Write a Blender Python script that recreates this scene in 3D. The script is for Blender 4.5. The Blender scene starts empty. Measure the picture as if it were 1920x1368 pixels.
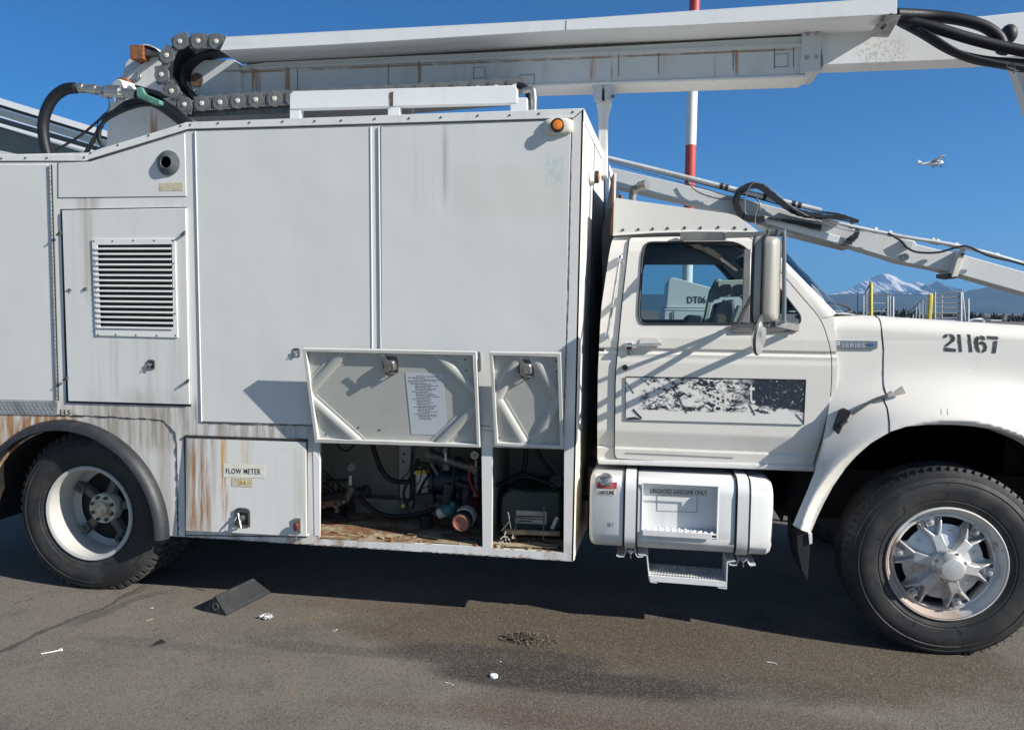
import bpy, bmesh, random
from math import *
from mathutils import Vector, Matrix, noise
random.seed(7)
scene = bpy.context.scene
# ---------------------------------------------------------------- camera
F_, TH, PI_, PH = 1480., atan(1480/8830), atan(106/1480), .0107
CAM = Vector((0, -4.46, 1.86))
FW = Vector((-sin(TH)*cos(PI_), cos(TH)*cos(PI_), -sin(PI_)))
R0 = Vector((cos(TH), sin(TH), 0)); U0 = R0.cross(FW)
RT = R0*cos(PH)+U0*sin(PH); UP = U0*cos(PH)-R0*sin(PH)
cd = bpy.data.cameras.new('camera'); cam = bpy.data.objects.new('camera', cd)
scene.collection.objects.link(cam); scene.camera = cam
cam.matrix_world = Matrix(((RT.x, UP.x, -FW.x, CAM.x), (RT.y, UP.y, -FW.y, CAM.y), (RT.z, UP.z, -FW.z, CAM.z), (0, 0, 0, 1)))
cd.sensor_width = 36; cd.lens = F_/1920*36; cd.clip_start = .05; cd.clip_end = 90000
scene.render.resolution_x = 1024; scene.render.resolution_y = 729
# ---------------------------------------------------------------- world + sun
SUN = Vector((1.69, -.557, 1.0)).normalized()           # towards the sun
elev = asin(SUN.z); az = atan2(SUN.x, SUN.y)
w = bpy.data.worlds.new('World'); scene.world = w; w.use_nodes = True
nt = w.node_tree; nt.nodes.clear()
sky = nt.nodes.new('ShaderNodeTexSky'); sky.sky_type = 'NISHITA'; sky.sun_disc = False
sky.sun_elevation = elev; sky.sun_rotation = az; sky.altitude = 100; sky.air_density = .7; sky.dust_density = 0; sky.ozone_density = 4
# clear autumn air: the sky away from the sun (north, +Y) is a deeper blue than the sunward half
tc = nt.nodes.new('ShaderNodeTexCoord'); sx_ = nt.nodes.new('ShaderNodeSeparateXYZ'); nt.links.new(tc.outputs['Generated'], sx_.inputs[0])
mr_ = nt.nodes.new('ShaderNodeMapRange'); mr_.interpolation_type = 'SMOOTHSTEP'; nt.links.new(sx_.outputs[1], mr_.inputs[0]); mr_.inputs[1].default_value = 0.0; mr_.inputs[2].default_value = .5
tint = nt.nodes.new('ShaderNodeMix'); tint.data_type = 'RGBA'; nt.links.new(mr_.outputs[0], tint.inputs[0])
tint.inputs[6].default_value = (.95, 1.0, .98, 1); tint.inputs[7].default_value = (.135, .62, .92, 1)
mul_ = nt.nodes.new('ShaderNodeMix'); mul_.data_type = 'RGBA'; mul_.blend_type = 'MULTIPLY'; mul_.inputs[0].default_value = 1
nt.links.new(sky.outputs[0], mul_.inputs[6]); nt.links.new(tint.outputs[2], mul_.inputs[7])
bg = nt.nodes.new('ShaderNodeBackground'); bg.inputs[1].default_value = .085
wo = nt.nodes.new('ShaderNodeOutputWorld')
nt.links.new(mul_.outputs[2], bg.inputs[0]); nt.links.new(bg.outputs[0], wo.inputs[0])
sl = bpy.data.lights.new('sun', 'SUN'); sl.energy = 4.9; sl.angle = radians(.5); sl.color = (1, .945, .855)
so = bpy.data.objects.new('sun', sl); scene.collection.objects.link(so)
so.rotation_euler = SUN.to_track_quat('Z', 'Y').to_euler(); so.location = (5, -5, 8)
vs = scene.view_settings; vs.view_transform = 'Standard'; vs.look = 'None'; vs.exposure = .6; vs.gamma = 1
scene.cycles.max_bounces = 8; scene.cycles.transparent_max_bounces = 16; scene.cycles.volume_bounces = 0

# ---------------------------------------------------------------- placing helpers
def ray(x, y):
    return FW + (x-960)/F_*RT - (y-684)/F_*UP
def P(x, y, Y=0.):
    d = ray(x, y); return CAM + d*((Y-CAM.y)/d.y)
def G(x, y, z=0.):
    d = ray(x, y); return CAM + d*((z-CAM.z)/d.z)
def PL(pts, Y=0.):
    return [P(x, y, Y) for x, y in pts]
def S(x, y, f):                                           # pixel onto surface Y=f(X,Z)
    Y = .2
    for _ in range(30):
        p = P(x, y, Y); Y = .5*Y+.5*f(p.x, p.z)
    return P(x, y, Y)
def lerp(a, b, t): return a+(b-a)*t
def sst(a, b, x):
    t = max(0, min(1, (x-a)/(b-a))); return t*t*(3-2*t)
def spline(pts, n=6, closed=False):
    pts = [Vector(p) for p in pts]; out = []; m = len(pts)
    for i in range(m if closed else m-1):
        if closed: a, b, c, d = pts[i-1], pts[i], pts[(i+1) % m], pts[(i+2) % m]
        else: a, b, c, d = pts[max(i-1, 0)], pts[i], pts[i+1], pts[min(i+2, m-1)]
        for k in range(n):
            t = k/n
            out.append(.5*((2*b)+(c-a)*t+(2*a-5*b+4*c-d)*t*t+(3*b-a-3*c+d)*t**3))
    if not closed: out.append(pts[-1])
    return out
def sp2(pts, n=6, closed=False):
    return [(v.x, v.y) for v in spline([(x, y, 0) for x, y in pts], n, closed)]
def rrect(x0, y0, x1, y1, r, n=4):
    o = []
    for cx, cy, a in ((x1-r, y0+r, -90), (x1-r, y1-r, 0), (x0+r, y1-r, 90), (x0+r, y0+r, 180)):
        for k in range(n+1):
            t = radians(a+90*k/n); o.append((cx+r*cos(t), cy+r*sin(t)))
    return o
def roundpoly(pts, r, n=4):                               # round the corners of a 2-D polygon
    out = []; m = len(pts)
    for i in range(m):
        p = Vector(pts[i]).to_2d(); a = Vector(pts[i-1]).to_2d(); b = Vector(pts[(i+1) % m]).to_2d()
        ri = r[i] if isinstance(r, (list, tuple)) else r
        da = (a-p); db = (b-p); k = min(ri, da.length*.48, db.length*.48)
        p0 = p+da.normalized()*k; p1 = p+db.normalized()*k
        for j in range(n+1):
            t = j/n; q = p0*(1-t)**2+p*2*t*(1-t)+p1*t*t; out.append((q.x, q.y))
    return out

# ---------------------------------------------------------------- mesh builder
class MB:
    def __init__(s): s.bm = bmesh.new()
    def face(s, pts):
        vs_ = [s.bm.verts.new(p) for p in pts]
        try: return s.bm.faces.new(vs_)
        except ValueError: return None
    def loft(s, rings, closed=True, caps=True):
        R = [[s.bm.verts.new(p) for p in r] for r in rings]
        n = len(R[0])
        for a, b in zip(R, R[1:]):
            for i in range(n if closed else n-1):
                j = (i+1) % n
                try: s.bm.faces.new((a[i], a[j], b[j], b[i]))
                except ValueError: pass
        if caps and closed:
            for r in (R[0][::-1], R[-1]):
                try: s.bm.faces.new(r)
                except ValueError: pass
        return s
    def box(s, x0, x1, y0, y1, z0, z1):
        return s.loft([[(x0, y0, z), (x1, y0, z), (x1, y1, z), (x0, y1, z)] for z in (z0, z1)])
    def prism(s, pts, vec):
        vec = Vector(vec); pts = [Vector(p) for p in pts]
        return s.loft([pts, [p+vec for p in pts]])
    def pp(s, px, Y, d):                                   # pixel polygon on plane Y, thickness d away
        return s.prism(PL(px, Y), (0, d, 0))
    def holes(s, outer, holes, d, vec=None):               # flat polygon with holes, extruded
        bm = bmesh.new(); es = []
        for loop in [outer]+list(holes):
            vv = [bm.verts.new(p) for p in loop]
            for i in range(len(vv)): es.append(bm.edges.new((vv[i], vv[(i+1) % len(vv)])))
        bmesh.ops.triangle_fill(bm, use_beauty=True, use_dissolve=False, edges=es)
        if d:
            r = bmesh.ops.extrude_face_region(bm, geom=bm.faces[:])
            v = Vector(vec) if vec else Vector((0, d, 0))
            bmesh.ops.translate(bm, verts=[g for g in r['geom'] if isinstance(g, bmesh.types.BMVert)], vec=v)
            # original faces were kept by the region op
        me = bpy.data.meshes.new('t'); bm.to_mesh(me); bm.free(); s.bm.from_mesh(me); bpy.data.meshes.remove(me)
        return s
    def tube(s, pts, r, n=10, closed=False):
        pts = [Vector(p) for p in pts]; rings = []; m = len(pts)
        t0 = (pts[1]-pts[0]).normalized()
        ref = Vector((0, 0, 1)) if abs(t0.z) < .9 else Vector((0, 1, 0))
        nrm = t0.cross(ref).normalized()
        for i, p in enumerate(pts):
            if closed: t = (pts[(i+1) % m]-pts[i-1])
            else: t = pts[min(i+1, m-1)]-pts[max(i-1, 0)]
            if t.length < 1e-9: t = t0
            t = t.normalized(); nrm = (nrm-t*nrm.dot(t))
            if nrm.length < 1e-6: nrm = t.orthogonal()
            nrm.normalize(); b = t.cross(nrm)
            rr = r[i] if isinstance(r, (list, tuple)) else r
            rings.append([p+(nrm*cos(2*pi*k/n)+b*sin(2*pi*k/n))*rr for k in range(n)])
        if closed: rings.append(rings[0]); s.loft(rings, caps=False)
        else: s.loft(rings)
        return s
    def bar(s, a, b, w_, h_, up=(0, 0, 1)):                # rectangular bar a->b
        a, b = Vector(a), Vector(b); t = (b-a).normalized(); u = Vector(up)
        if abs(t.dot(u)) > .98: u = Vector((0, 1, 0))
        x = t.cross(u).normalized()*w_/2; y = x.cross(t).normalized()*h_/2
        return s.loft([[q+x+y, q-x+y, q-x-y, q+x-y] for q in (a, b)])
    def cyl(s, a, b, r, n=16, r2=None):
        a, b = Vector(a), Vector(b); t = (b-a).normalized(); x = t.orthogonal().normalized(); y = t.cross(x)
        r2 = r if r2 is None else r2
        return s.loft([[q+(x*cos(2*pi*k/n)+y*sin(2*pi*k/n))*rr for k in range(n)] for q, rr in ((a, r), (b, r2))])
    def lathe(s, c, prof, n=48, axis=(0, 1, 0), closed=False, caps=True):   # prof: (radius, along)
        c = Vector(c); t = Vector(axis).normalized()
        x = Vector((1, 0, 0)) if abs(t.x) < .9 else Vector((0, 0, 1)); x = (x-t*x.dot(t)).normalized(); y = t.cross(x)
        rings = [[c+t*h+(x*cos(2*pi*k/n)+y*sin(2*pi*k/n))*max(r, 1e-4) for k in range(n)] for r, h in prof]
        if closed: rings.append(rings[0])
        return s.loft(rings, caps=caps and not closed)
    def dome(s, c, r, h, axis=(0, -1, 0), n=10):
        return s.lathe(c, [(r, 0), (r*.9, h*.5), (r*.5, h*.9), (r*.05, h)], n, axis)
    def sphere(s, c, r, n=12, sc=(1, 1, 1)):
        c = Vector(c); rings = []
        for i in range(n+1):
            a = pi*i/n; rings.append([c+Vector((max(sin(a), .01)*cos(2*pi*k/n)*r*sc[0], max(sin(a), .01)*sin(2*pi*k/n)*r*sc[1], cos(a)*r*sc[2])) for k in range(n)])
        return s.loft(rings)
    def grid(s, fn, nu, nv):
        V = [[s.bm.verts.new(fn(i/nu, j/nv)) for j in range(nv+1)] for i in range(nu+1)]
        for i in range(nu):
            for j in range(nv): s.bm.faces.new((V[i][j], V[i+1][j], V[i+1][j+1], V[i][j+1]))
        return s
    def build(s, name, mat, parent=None, bev=0, smooth=35, solid=0, seg=2, norm=True):
        bmesh.ops.remove_doubles(s.bm, verts=s.bm.verts[:], dist=1e-6)
        if norm: bmesh.ops.recalc_face_normals(s.bm, faces=s.bm.faces[:])
        me = bpy.data.meshes.new(name); s.bm.to_mesh(me); s.bm.free()
        me.materials.append(mat)
        o = bpy.data.objects.new(name, me); scene.collection.objects.link(o)
        if parent is not None:
            o.parent = parent
            if parent.type == 'EMPTY': o.location = -parent.location
        else:                                              # a thing of one mesh: origin at its base centre
            co = [v.co for v in me.vertices]
            c = Vector(((min(v.x for v in co)+max(v.x for v in co))/2, (min(v.y for v in co)+max(v.y for v in co))/2, min(v.z for v in co)))
            me.transform(Matrix.Translation(-c)); o.location = c
        if smooth:
            me.polygons.foreach_set('use_smooth', [True]*len(me.polygons)); me.set_sharp_from_angle(angle=radians(smooth))
        if solid:
            m = o.modifiers.new('solidify', 'SOLIDIFY'); m.thickness = solid; m.offset = 0
        if bev:
            m = o.modifiers.new('bevel', 'BEVEL'); m.width = bev; m.segments = seg; m.limit_method = 'ANGLE'; m.angle_limit = radians(40); m.harden_normals = False
        return o
def relief(outer, holes, f, zc, xc, off=0.):
    """outline (x,z) with holes, cut along z/x planes, laid on Y=f(x,z)+off"""
    m = MB(); m.holes([(x, 0, z) for x, z in outer], [[(x, 0, z) for x, z in h] for h in holes], 0)
    bm = m.bm
    for z in zc: bmesh.ops.bisect_plane(bm, geom=bm.verts[:]+bm.edges[:]+bm.faces[:], plane_co=(0, 0, z), plane_no=(0, 0, 1))
    for x in xc: bmesh.ops.bisect_plane(bm, geom=bm.verts[:]+bm.edges[:]+bm.faces[:], plane_co=(x, 0, 0), plane_no=(1, 0, 0))
    for v in bm.verts: v.co.y = f(v.co.x, v.co.z)+off
    return m
def rbuild(m, name, mat, parent, f, thick=.010, sgn=-1):
    """relief sheet with thickness; smooth analytic normals on its visible face"""
    bm = m.bm; bmesh.ops.remove_doubles(bm, verts=bm.verts[:], dist=1e-5)
    bmesh.ops.recalc_face_normals(bm, faces=bm.faces[:])
    fs = bm.faces[:]
    if sum(q.normal.y*q.calc_area() for q in fs)*sgn < 0: bmesh.ops.reverse_faces(bm, faces=fs)
    front = {v for v in bm.verts}; es = [e for e in bm.edges if len(e.link_faces) == 1]
    dup = {v: bm.verts.new((v.co.x, v.co.y-sgn*thick, v.co.z)) for v in list(front)}
    for q in fs: bm.faces.new([dup[v] for v in reversed(q.verts)])
    for e in es:
        l = e.link_loops[0]; a, b = l.vert, l.link_loop_next.vert
        bm.faces.new((b, a, dup[a], dup[b]))
    nf = len(fs); me = bpy.data.meshes.new(name); bm.to_mesh(me); bm.free(); me.materials.append(mat)
    me.polygons.foreach_set('use_smooth', [True]*len(me.polygons)); me.set_sharp_from_angle(angle=radians(40))
    N = [(0, 0, 0)]*len(me.loops); h = .004
    for q in me.polygons[:nf]:
        for li in q.loop_indices:
            c = me.vertices[me.loops[li].vertex_index].co
            fx = (f(c.x+h, c.z)-f(c.x-h, c.z))/(2*h); fz = (f(c.x, c.z+h)-f(c.x, c.z-h))/(2*h)
            N[li] = (Vector((fx, -1, fz))*(1 if sgn < 0 else -1)).normalized()[:]
    me.normals_split_custom_set(N)
    o = bpy.data.objects.new(name, me); scene.collection.objects.link(o); o.parent = parent
    if parent.type == 'EMPTY': o.location = -parent.location
    return o
def XZ(pts, f): return [(p.x, p.z) for p in (S(x, y, f) for x, y in pts)]
def boolcut(o, cutter):
    c = cutter.build('cutter', bpy.data.materials[0], None); 
    m = o.modifiers.new('b', 'BOOLEAN'); m.object = c; m.operation = 'DIFFERENCE'; m.solver = 'EXACT'
    dg = bpy.context.evaluated_depsgraph_get(); dg.update()
    me = bpy.data.meshes.new_from_object(o.evaluated_get(dg)); o.modifiers.clear(); old = o.data; o.data = me
    bpy.data.meshes.remove(old); cm = c.data; bpy.data.objects.remove(c); bpy.data.meshes.remove(cm)
    me.polygons.foreach_set('use_smooth', [True]*len(me.polygons)); me.set_sharp_from_angle(angle=radians(35))
def thing(name, loc, label, cat, group=None):
    o = bpy.data.objects.new(name, None); o.empty_display_size = .3; scene.collection.objects.link(o); o.location = loc
    return tag(o, label, cat, group)
def tag(o, label, cat, group=None, kind=None):
    o['label'] = label; o['category'] = cat
    if group: o['group'] = group
    if kind: o['kind'] = kind
    return o
def lab(o, label): o['label'] = label; return o
def text(name, body, quad, Y, mat, parent, off=-.002, bold=0., f=None, depth=.0015, spacing=1.0, shear=0):
    """lettering fitted into a pixel quad (bl, br, tr, tl) on plane Y or surface f"""
    cu = bpy.data.curves.new('txt', 'FONT'); cu.body = body; cu.offset = bold; cu.space_character = spacing; cu.shear = shear; cu.resolution_u = 3
    to = bpy.data.objects.new('txt', cu); scene.collection.objects.link(to)
    dg = bpy.context.evaluated_depsgraph_get(); dg.update()
    me = bpy.data.meshes.new_from_object(to.evaluated_get(dg)); bpy.data.objects.remove(to)
    xs = [v.co.x for v in me.vertices]; ys = [v.co.y for v in me.vertices]
    x0, x1, y0, y1 = min(xs), max(xs), min(ys), max(ys)
    cs = [S(x, y, f) if f else P(x, y, Y) for x, y in quad]
    for v in me.vertices:
        u = (v.co.x-x0)/(x1-x0); t = (v.co.y-y0)/(y1-y0)
        p = (cs[0]*(1-u)+cs[1]*u)*(1-t)+(cs[3]*(1-u)+cs[2]*u)*t
        if f: p.y = f(p.x, p.z)
        v.co = (p.x, p.y+off, p.z)
    m = MB(); m.bm.from_mesh(me); bpy.data.meshes.remove(me)
    r = bmesh.ops.extrude_face_region(m.bm, geom=m.bm.faces[:])
    bmesh.ops.translate(m.bm, verts=[g for g in r['geom'] if isinstance(g, bmesh.types.BMVert)], vec=(0, depth, 0))
    return m.build(name, mat, parent, smooth=0)

# ---------------------------------------------------------------- materials
class NT:
    def __init__(s, name):
        s.m = bpy.data.materials.new(name); s.m.use_nodes = True; s.t = s.m.node_tree; s.t.nodes.clear()
        s.out = s.n('ShaderNodeOutputMaterial'); s.b = s.n('ShaderNodeBsdfPrincipled'); s.l(s.b.outputs[0], s.out.inputs[0])
        s.co = s.n('ShaderNodeTexCoord').outputs['Object']
        sx = s.n('ShaderNodeSeparateXYZ'); s.l(s.co, sx.inputs[0]); s.x, s.y, s.z = sx.outputs
    def n(s, t): return s.t.nodes.new(t)
    def l(s, a, b): s.t.links.new(a, b)
    def math(s, op, a, b=None, c=None):
        n = s.n('ShaderNodeMath'); n.operation = op
        for i, v in enumerate((a, b, c)):
            if v is None: continue
            if isinstance(v, (int, float)): n.inputs[i].default_value = v
            else: s.l(v, n.inputs[i])
        return n.outputs[0]
    def ramp(s, v, lo, hi, smooth=True):
        n = s.n('ShaderNodeMapRange'); n.interpolation_type = 'SMOOTHSTEP' if smooth else 'LINEAR'
        s.l(v, n.inputs[0]); n.inputs[1].default_value = lo; n.inputs[2].default_value = hi
        return n.outputs[0]
    def noise(s, sc, detail=4, rough=.55, off=0, dist=0):
        mp = s.n('ShaderNodeMapping'); s.l(s.co, mp.inputs[0])
        if isinstance(sc, (int, float)): sc = (sc,)*3
        mp.inputs['Scale'].default_value = sc; mp.inputs['Location'].default_value = (off, off*1.7, off*.6)
        n = s.n('ShaderNodeTexNoise'); n.inputs['Scale'].default_value = 1; n.inputs['Detail'].default_value = detail
        n.inputs['Roughness'].default_value = rough; n.inputs['Distortion'].default_value = dist
        s.l(mp.outputs[0], n.inputs['Vector']); return n.outputs['Fac']
    def rect(s, x0, x1, z0, z1, soft=.03, sz=None):
        sz = soft if sz is None else sz
        a = s.math('MULTIPLY', s.ramp(s.x, x0-soft, x0+soft), s.math('SUBTRACT', 1, s.ramp(s.x, x1-soft, x1+soft)))
        b = s.math('MULTIPLY', s.ramp(s.z, z0-sz, z0+sz), s.math('SUBTRACT', 1, s.ramp(s.z, z1-sz, z1+sz)))
        return s.math('MULTIPLY', a, b)
    def mix(s, f, a, b):
        n = s.n('ShaderNodeMix'); n.data_type = 'RGBA'
        if isinstance(f, (int, float)): n.inputs[0].default_value = f
        else: s.l(f, n.inputs[0])
        for i, v in ((6, a), (7, b)):
            if isinstance(v, (tuple, list)): n.inputs[i].default_value = (*v[:3], 1)
            else: s.l(v, n.inputs[i])
        return n.outputs[2]
    def fin(s, col, rough=.5, metal=0, bump=None, bs=.1, bd=.01, spec=.5, coat=0):
        if isinstance(col, (tuple, list)): s.b.inputs['Base Color'].default_value = (*col[:3], 1)
        else: s.l(col, s.b.inputs['Base Color'])
        if isinstance(rough, (int, float)): s.b.inputs['Roughness'].default_value = rough
        else: s.l(rough, s.b.inputs['Roughness'])
        s.b.inputs['Metallic'].default_value = metal; s.b.inputs['Specular IOR Level'].default_value = spec
        s.b.inputs['Coat Weight'].default_value = coat; s.b.inputs['Coat Roughness'].default_value = .08
        if bump is not None:
            n = s.n('ShaderNodeBump'); n.inputs['Strength'].default_value = bs; n.inputs['Distance'].default_value = bd
            s.l(bump, n.inputs['Height']); s.l(n.outputs[0], s.b.inputs['Normal'])
        return s.m
def paint(name, base, rough=.35, layers=(), grime=.25, gcol=(.36, .33, .27), coat=.0, wav=.15, spec=.5, speck=.5):
    s = NT(name); k = random.random()*30
    big = s.noise(1.3, 3, .5, k); fine = s.noise(9, 5, .65, k+3); st = s.noise((14, 14, .7), 4, .6, k+5)
    col = s.mix(s.math('MULTIPLY', s.ramp(big, .35, .75), .35*grime*2), base, tuple(c*.86 for c in base))
    col = s.mix(s.math('MULTIPLY', s.ramp(st, .5, .8), grime), col, gcol)
    col = s.mix(s.math('MULTIPLY', s.ramp(fine, .58, .8), grime*.6), col, gcol)
    sp = s.noise(120, 1, .5, k+8); col = s.mix(s.math('MULTIPLY', s.ramp(sp, .74, .8), speck), col, (.2, .15, .1))
    for L in layers:
        c, x0, x1, z0, z1 = L[:5]; o = dict(sx=20, sz=1.0, lo=.4, hi=.65, soft=.03, szf=None, st=.9, dist=0); o.update(L[5] if len(L) > 5 else {})
        m = s.math('MULTIPLY', s.rect(x0, x1, z0, z1, o['soft'], o['szf']), s.ramp(s.noise((o['sx'], o['sx'], o['sz']), 5, .65, random.random()*40, o['dist']), o['lo'], o['hi']))
        col = s.mix(s.math('MULTIPLY', m, o['st']), col, c)
    r = s.math('ADD', rough, s.math('MULTIPLY', fine, .25))
    return s.fin(col, r, 0, s.noise(2.2, 2, .4, k), wav, .02, spec, coat)
def plain(name, col, rough=.5, metal=0, var=.2, sc=14, bs=.1, spec=.5, dirt=None):
    s = NT(name); nz = s.noise(sc, 5, .6, random.random()*20)
    c = s.mix(s.math('MULTIPLY', s.ramp(nz, .35, .7), 1.0), col, tuple(v*(1-var) for v in col))
    if dirt: c = s.mix(s.math('MULTIPLY', s.ramp(s.noise(sc*.5, 5, .7, 9), .5, .68), .7), c, dirt)
    return s.fin(c, s.math('ADD', rough-.1, s.math('MULTIPLY', nz, .25)), metal, s.noise(sc*4, 3, .6), bs, .004, spec)
def glassm(name, tint, refl=1.0):
    s = NT(name); s.t.nodes.remove(s.b)
    tr = s.n('ShaderNodeBsdfTransparent'); tr.inputs[0].default_value = (*tint, 1)
    g = s.n('ShaderNodeBsdfGlossy'); g.inputs['Roughness'].default_value = .02; g.inputs[0].default_value = (refl, refl, refl, 1)
    fr = s.n('ShaderNodeFresnel'); fr.inputs[0].default_value = 1.5
    mx = s.n('ShaderNodeMixShader'); s.l(fr.outputs[0], mx.inputs[0]); s.l(tr.outputs[0], mx.inputs[1]); s.l(g.outputs[0], mx.inputs[2])
    s.l(mx.outputs[0], s.out.inputs[0]); return s.m
RUST = (.30, .115, .03); BROWN = (.17, .12, .07); DARKR = (.10, .045, .02)
WB = (.65, .65, .635)                                       # body white
WC = (.71, .69, .64)                                      # cab white
M_ = {}
M_['body'] = paint('body white paint', WB, .38, [
    (BROWN, -3.62, -1.95, .95, 1.27, dict(sx=26, sz=2.2, lo=.30, hi=.72, soft=.25, szf=.06, st=.75)),
    ((.22, .18, .12), -3.5, -2.9, .42, 1.22, dict(sx=12, sz=1.2, lo=.3, hi=.75, soft=.05, st=.55)),
    (RUST, -4.6, -3.55, .80, 1.17, dict(sx=15, sz=2.2, lo=.40, hi=.58, soft=.06, szf=.05, st=.95, dist=.3)),
    ((.35, .24, .08), -4.6, -3.55, .75, 1.17, dict(sx=9, sz=.25, lo=.35, hi=.7, soft=.06, st=.6)),
    ((.30, .26, .2), -3.5, -3.36, 2.35, 2.80, dict(sx=45, sz=1.2, lo=.25, hi=.6, soft=.05, st=.6)),
    ((.28, .24, .18), -3.42, -2.85, 1.18, 1.5, dict(sx=18, sz=1.0, lo=.4, hi=.8, soft=.08, st=.4)),
    (RUST, -2.75, -.38, .40, .50, dict(sx=5, sz=3, lo=.55, hi=.62, soft=.05, szf=.01, st=.5)),
    ((.25, .2, .14), -2.8, -.36, .38, .52, dict(sx=9, sz=3, lo=.42, hi=.75, soft=.05, szf=.02, st=.7)),
], .22)
M_['panel'] = paint('body panel paint', (.62, .625, .612), .36, [
    ((.33, .32, .29), -1.42, -1.0, 2.42, 2.95, dict(sx=30, sz=.6, lo=.52, hi=.8, soft=.1, szf=.2, st=.22)),
    ((.30, .3, .28), -1.16, -1.13, 2.5, 2.93, dict(sx=60, sz=.8, lo=.25, hi=.6, soft=.012, szf=.16, st=.7)),
    ((.58, .565, .50), -1.1, -.45, 2.38, 2.66, dict(sx=6, sz=3, lo=.25, hi=.55, soft=.03, st=.4)),
    ((.17, .45, .5), -.57, -.47, 2.55, 2.70, dict(sx=40, sz=20, lo=.45, hi=.55, soft=.006, st=.28)),
], .05, wav=.42)
M_['door_low'] = paint('flow meter door paint', (.63, .632, .612), .4, [
    (BROWN, -2.82, -2.60, .45, 1.1, dict(sx=24, sz=1.5, lo=.3, hi=.62, soft=.05, st=.7)),
    (RUST, -2.80, -2.62, .45, .95, dict(sx=38, sz=1.3, lo=.46, hi=.6, soft=.04, szf=.12, st=.85)),
    ((.55, .26, .05), -2.56, -2.52, .72, 1.1, dict(sx=34, sz=2.6, lo=.38, hi=.62, soft=.014, szf=.16, st=.9, dist=.7)),
    (RUST, -2.55, -2.50, .45, .9, dict(sx=110, sz=1.2, lo=.45, hi=.6, soft=.02, st=.6)),
    ((.48, .36, .16), -2.42, -2.37, .86, 1.1, dict(sx=50, sz=1.6, lo=.35, hi=.65, soft=.014, szf=.12, st=.7)),
    ((.45, .42, .34), -2.08, -1.98, .5, 1.0, dict(sx=40, sz=1, lo=.35, hi=.7, soft=.04, st=.6)),
], .2)
M_['cab'] = paint('cab white paint', WC, .28, [
    ((.5, .45, .34), -.3, 1.2, .95, 1.15, dict(sx=6, sz=5, lo=.45, hi=.8, soft=.1, st=.35)),
    ((.25, .22, .17), 1.2, 2.2, 1.22, 1.33, dict(sx=10, sz=10, lo=.62, hi=.72, soft=.1, szf=.03, st=.35)),
], .10, gcol=(.5, .46, .38), coat=.25, wav=.12, speck=.5)
M_['white'] = paint('white frame paint', (.70, .70, .68), .4, [], .3)
M_['cream'] = paint('yellowed cream paint', (.72, .68, .55), .4, [], .25)
M_['front_face'] = paint('body front paint', (.66, .67, .66), .4, [((.6, .5, .3), -.5, -.3, .4, 1.1, dict(sx=8, sz=3, lo=.2, hi=.5, soft=.05, st=.7))], .15)
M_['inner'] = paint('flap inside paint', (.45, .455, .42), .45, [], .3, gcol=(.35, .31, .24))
M_['beam'] = paint('boom paint', (.50, .53, .55), .45, [
    (RUST, -3.1, .93, 3.43, 3.60, dict(sx=11, sz=.35, lo=.60, hi=.67, soft=.02, szf=.03, st=.85)),
    ((.25, .15, .08), -3.1, .95, 3.572, 3.584, dict(sx=4, sz=8, lo=.35, hi=.5, soft=.02, szf=.004, st=.95)),
    ((.30, .26, .2), -3.1, 1.05, 3.42, 3.60, dict(sx=6, sz=.5, lo=.5, hi=.8, soft=.02, st=.4)),
], .25)
M_['tray'] = paint('boom tray paint', (.66, .68, .69), .38, [((.3, .27, .23), -3, 1.5, 3.6, 3.7, dict(sx=2, sz=9, lo=.55, hi=.75, soft=.1, st=.4))], .15)
M_['rubber'] = plain('black rubber', (.022, .023, .025), .55, 0, .35, 20, .15, dirt=(.045, .043, .04))
M_['hose'] = plain('black hose', (.009, .010, .014), .5, 0, .3, 30, .1, .35)
M_['flare'] = plain('grey black rubber flare', (.022, .025, .030), .5, 0, .3, 10, .1, dirt=(.045, .045, .045))
M_['spokegrey'] = plain('dirty grey wheel paint', (.14, .14, .135), .6, 0, .35, 12, .1, dirt=(.08, .07, .06))
M_['frame'] = paint('flap frame paint', (.58, .58, .55), .4, [], .35)
M_['chain'] = plain('grey plastic chain', (.15, .155, .155), .5, 0, .3, 25, .1)
M_['chain_dark'] = plain('dark plastic chain', (.02, .022, .026), .5, 0, .3, 25, .1)
M_['tread'] = plain('dusty tyre tread', (.04, .04, .039), .8, 0, .3, 20, .3, dirt=(.075, .07, .062))
s = NT('tyre rubber'); nz = s.noise(7, 6, .65, 3)
M_['tyre'] = s.fin(s.mix(s.ramp(nz, .4, .72), (.018, .019, .021), (.045, .044, .041)), .62, 0, s.noise(60, 3, .6), .1, .003, .4)
M_['seam'] = plain('dark seam', (.03, .028, .026), .7)
M_['brownseam'] = plain('brown sealant seam', (.13, .085, .06), .7, 0, .5, 40)
M_['steel'] = plain('galvanised steel', (.42, .43, .43), .38, .85, .3, 25, dirt=(.25, .2, .15))
M_['darksteel'] = plain('weathered latch steel', (.13, .14, .14), .45, .6, .4, 30, dirt=(.2, .13, .08))
M_['chrome'] = plain('chrome', (.75, .75, .76), .14, 1, .1, 20)
M_['greybar'] = plain('grey mirror bracket', (.24, .24, .235), .42, .5, .2, 10)
M_['port'] = plain('weathered grey rubber port', (.10, .115, .12), .5, 0, .35, 14, .2, dirt=(.2, .21, .21))
M_['wheelsilver'] = plain('silver wheel paint', (.66, .66, .66), .36, .5, .25, 12, .05, dirt=(.38, .31, .25))
M_['mirror_shell'] = plain('mirror shell grey', (.42, .40, .35), .34, .15, .12, 3, .03)
M_['chainblack'] = plain('black chain plastic', (.006, .008, .012), .55, 0, .3, 30)
M_['black'] = plain('matt black', (.012, .013, .015), .6)
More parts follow.
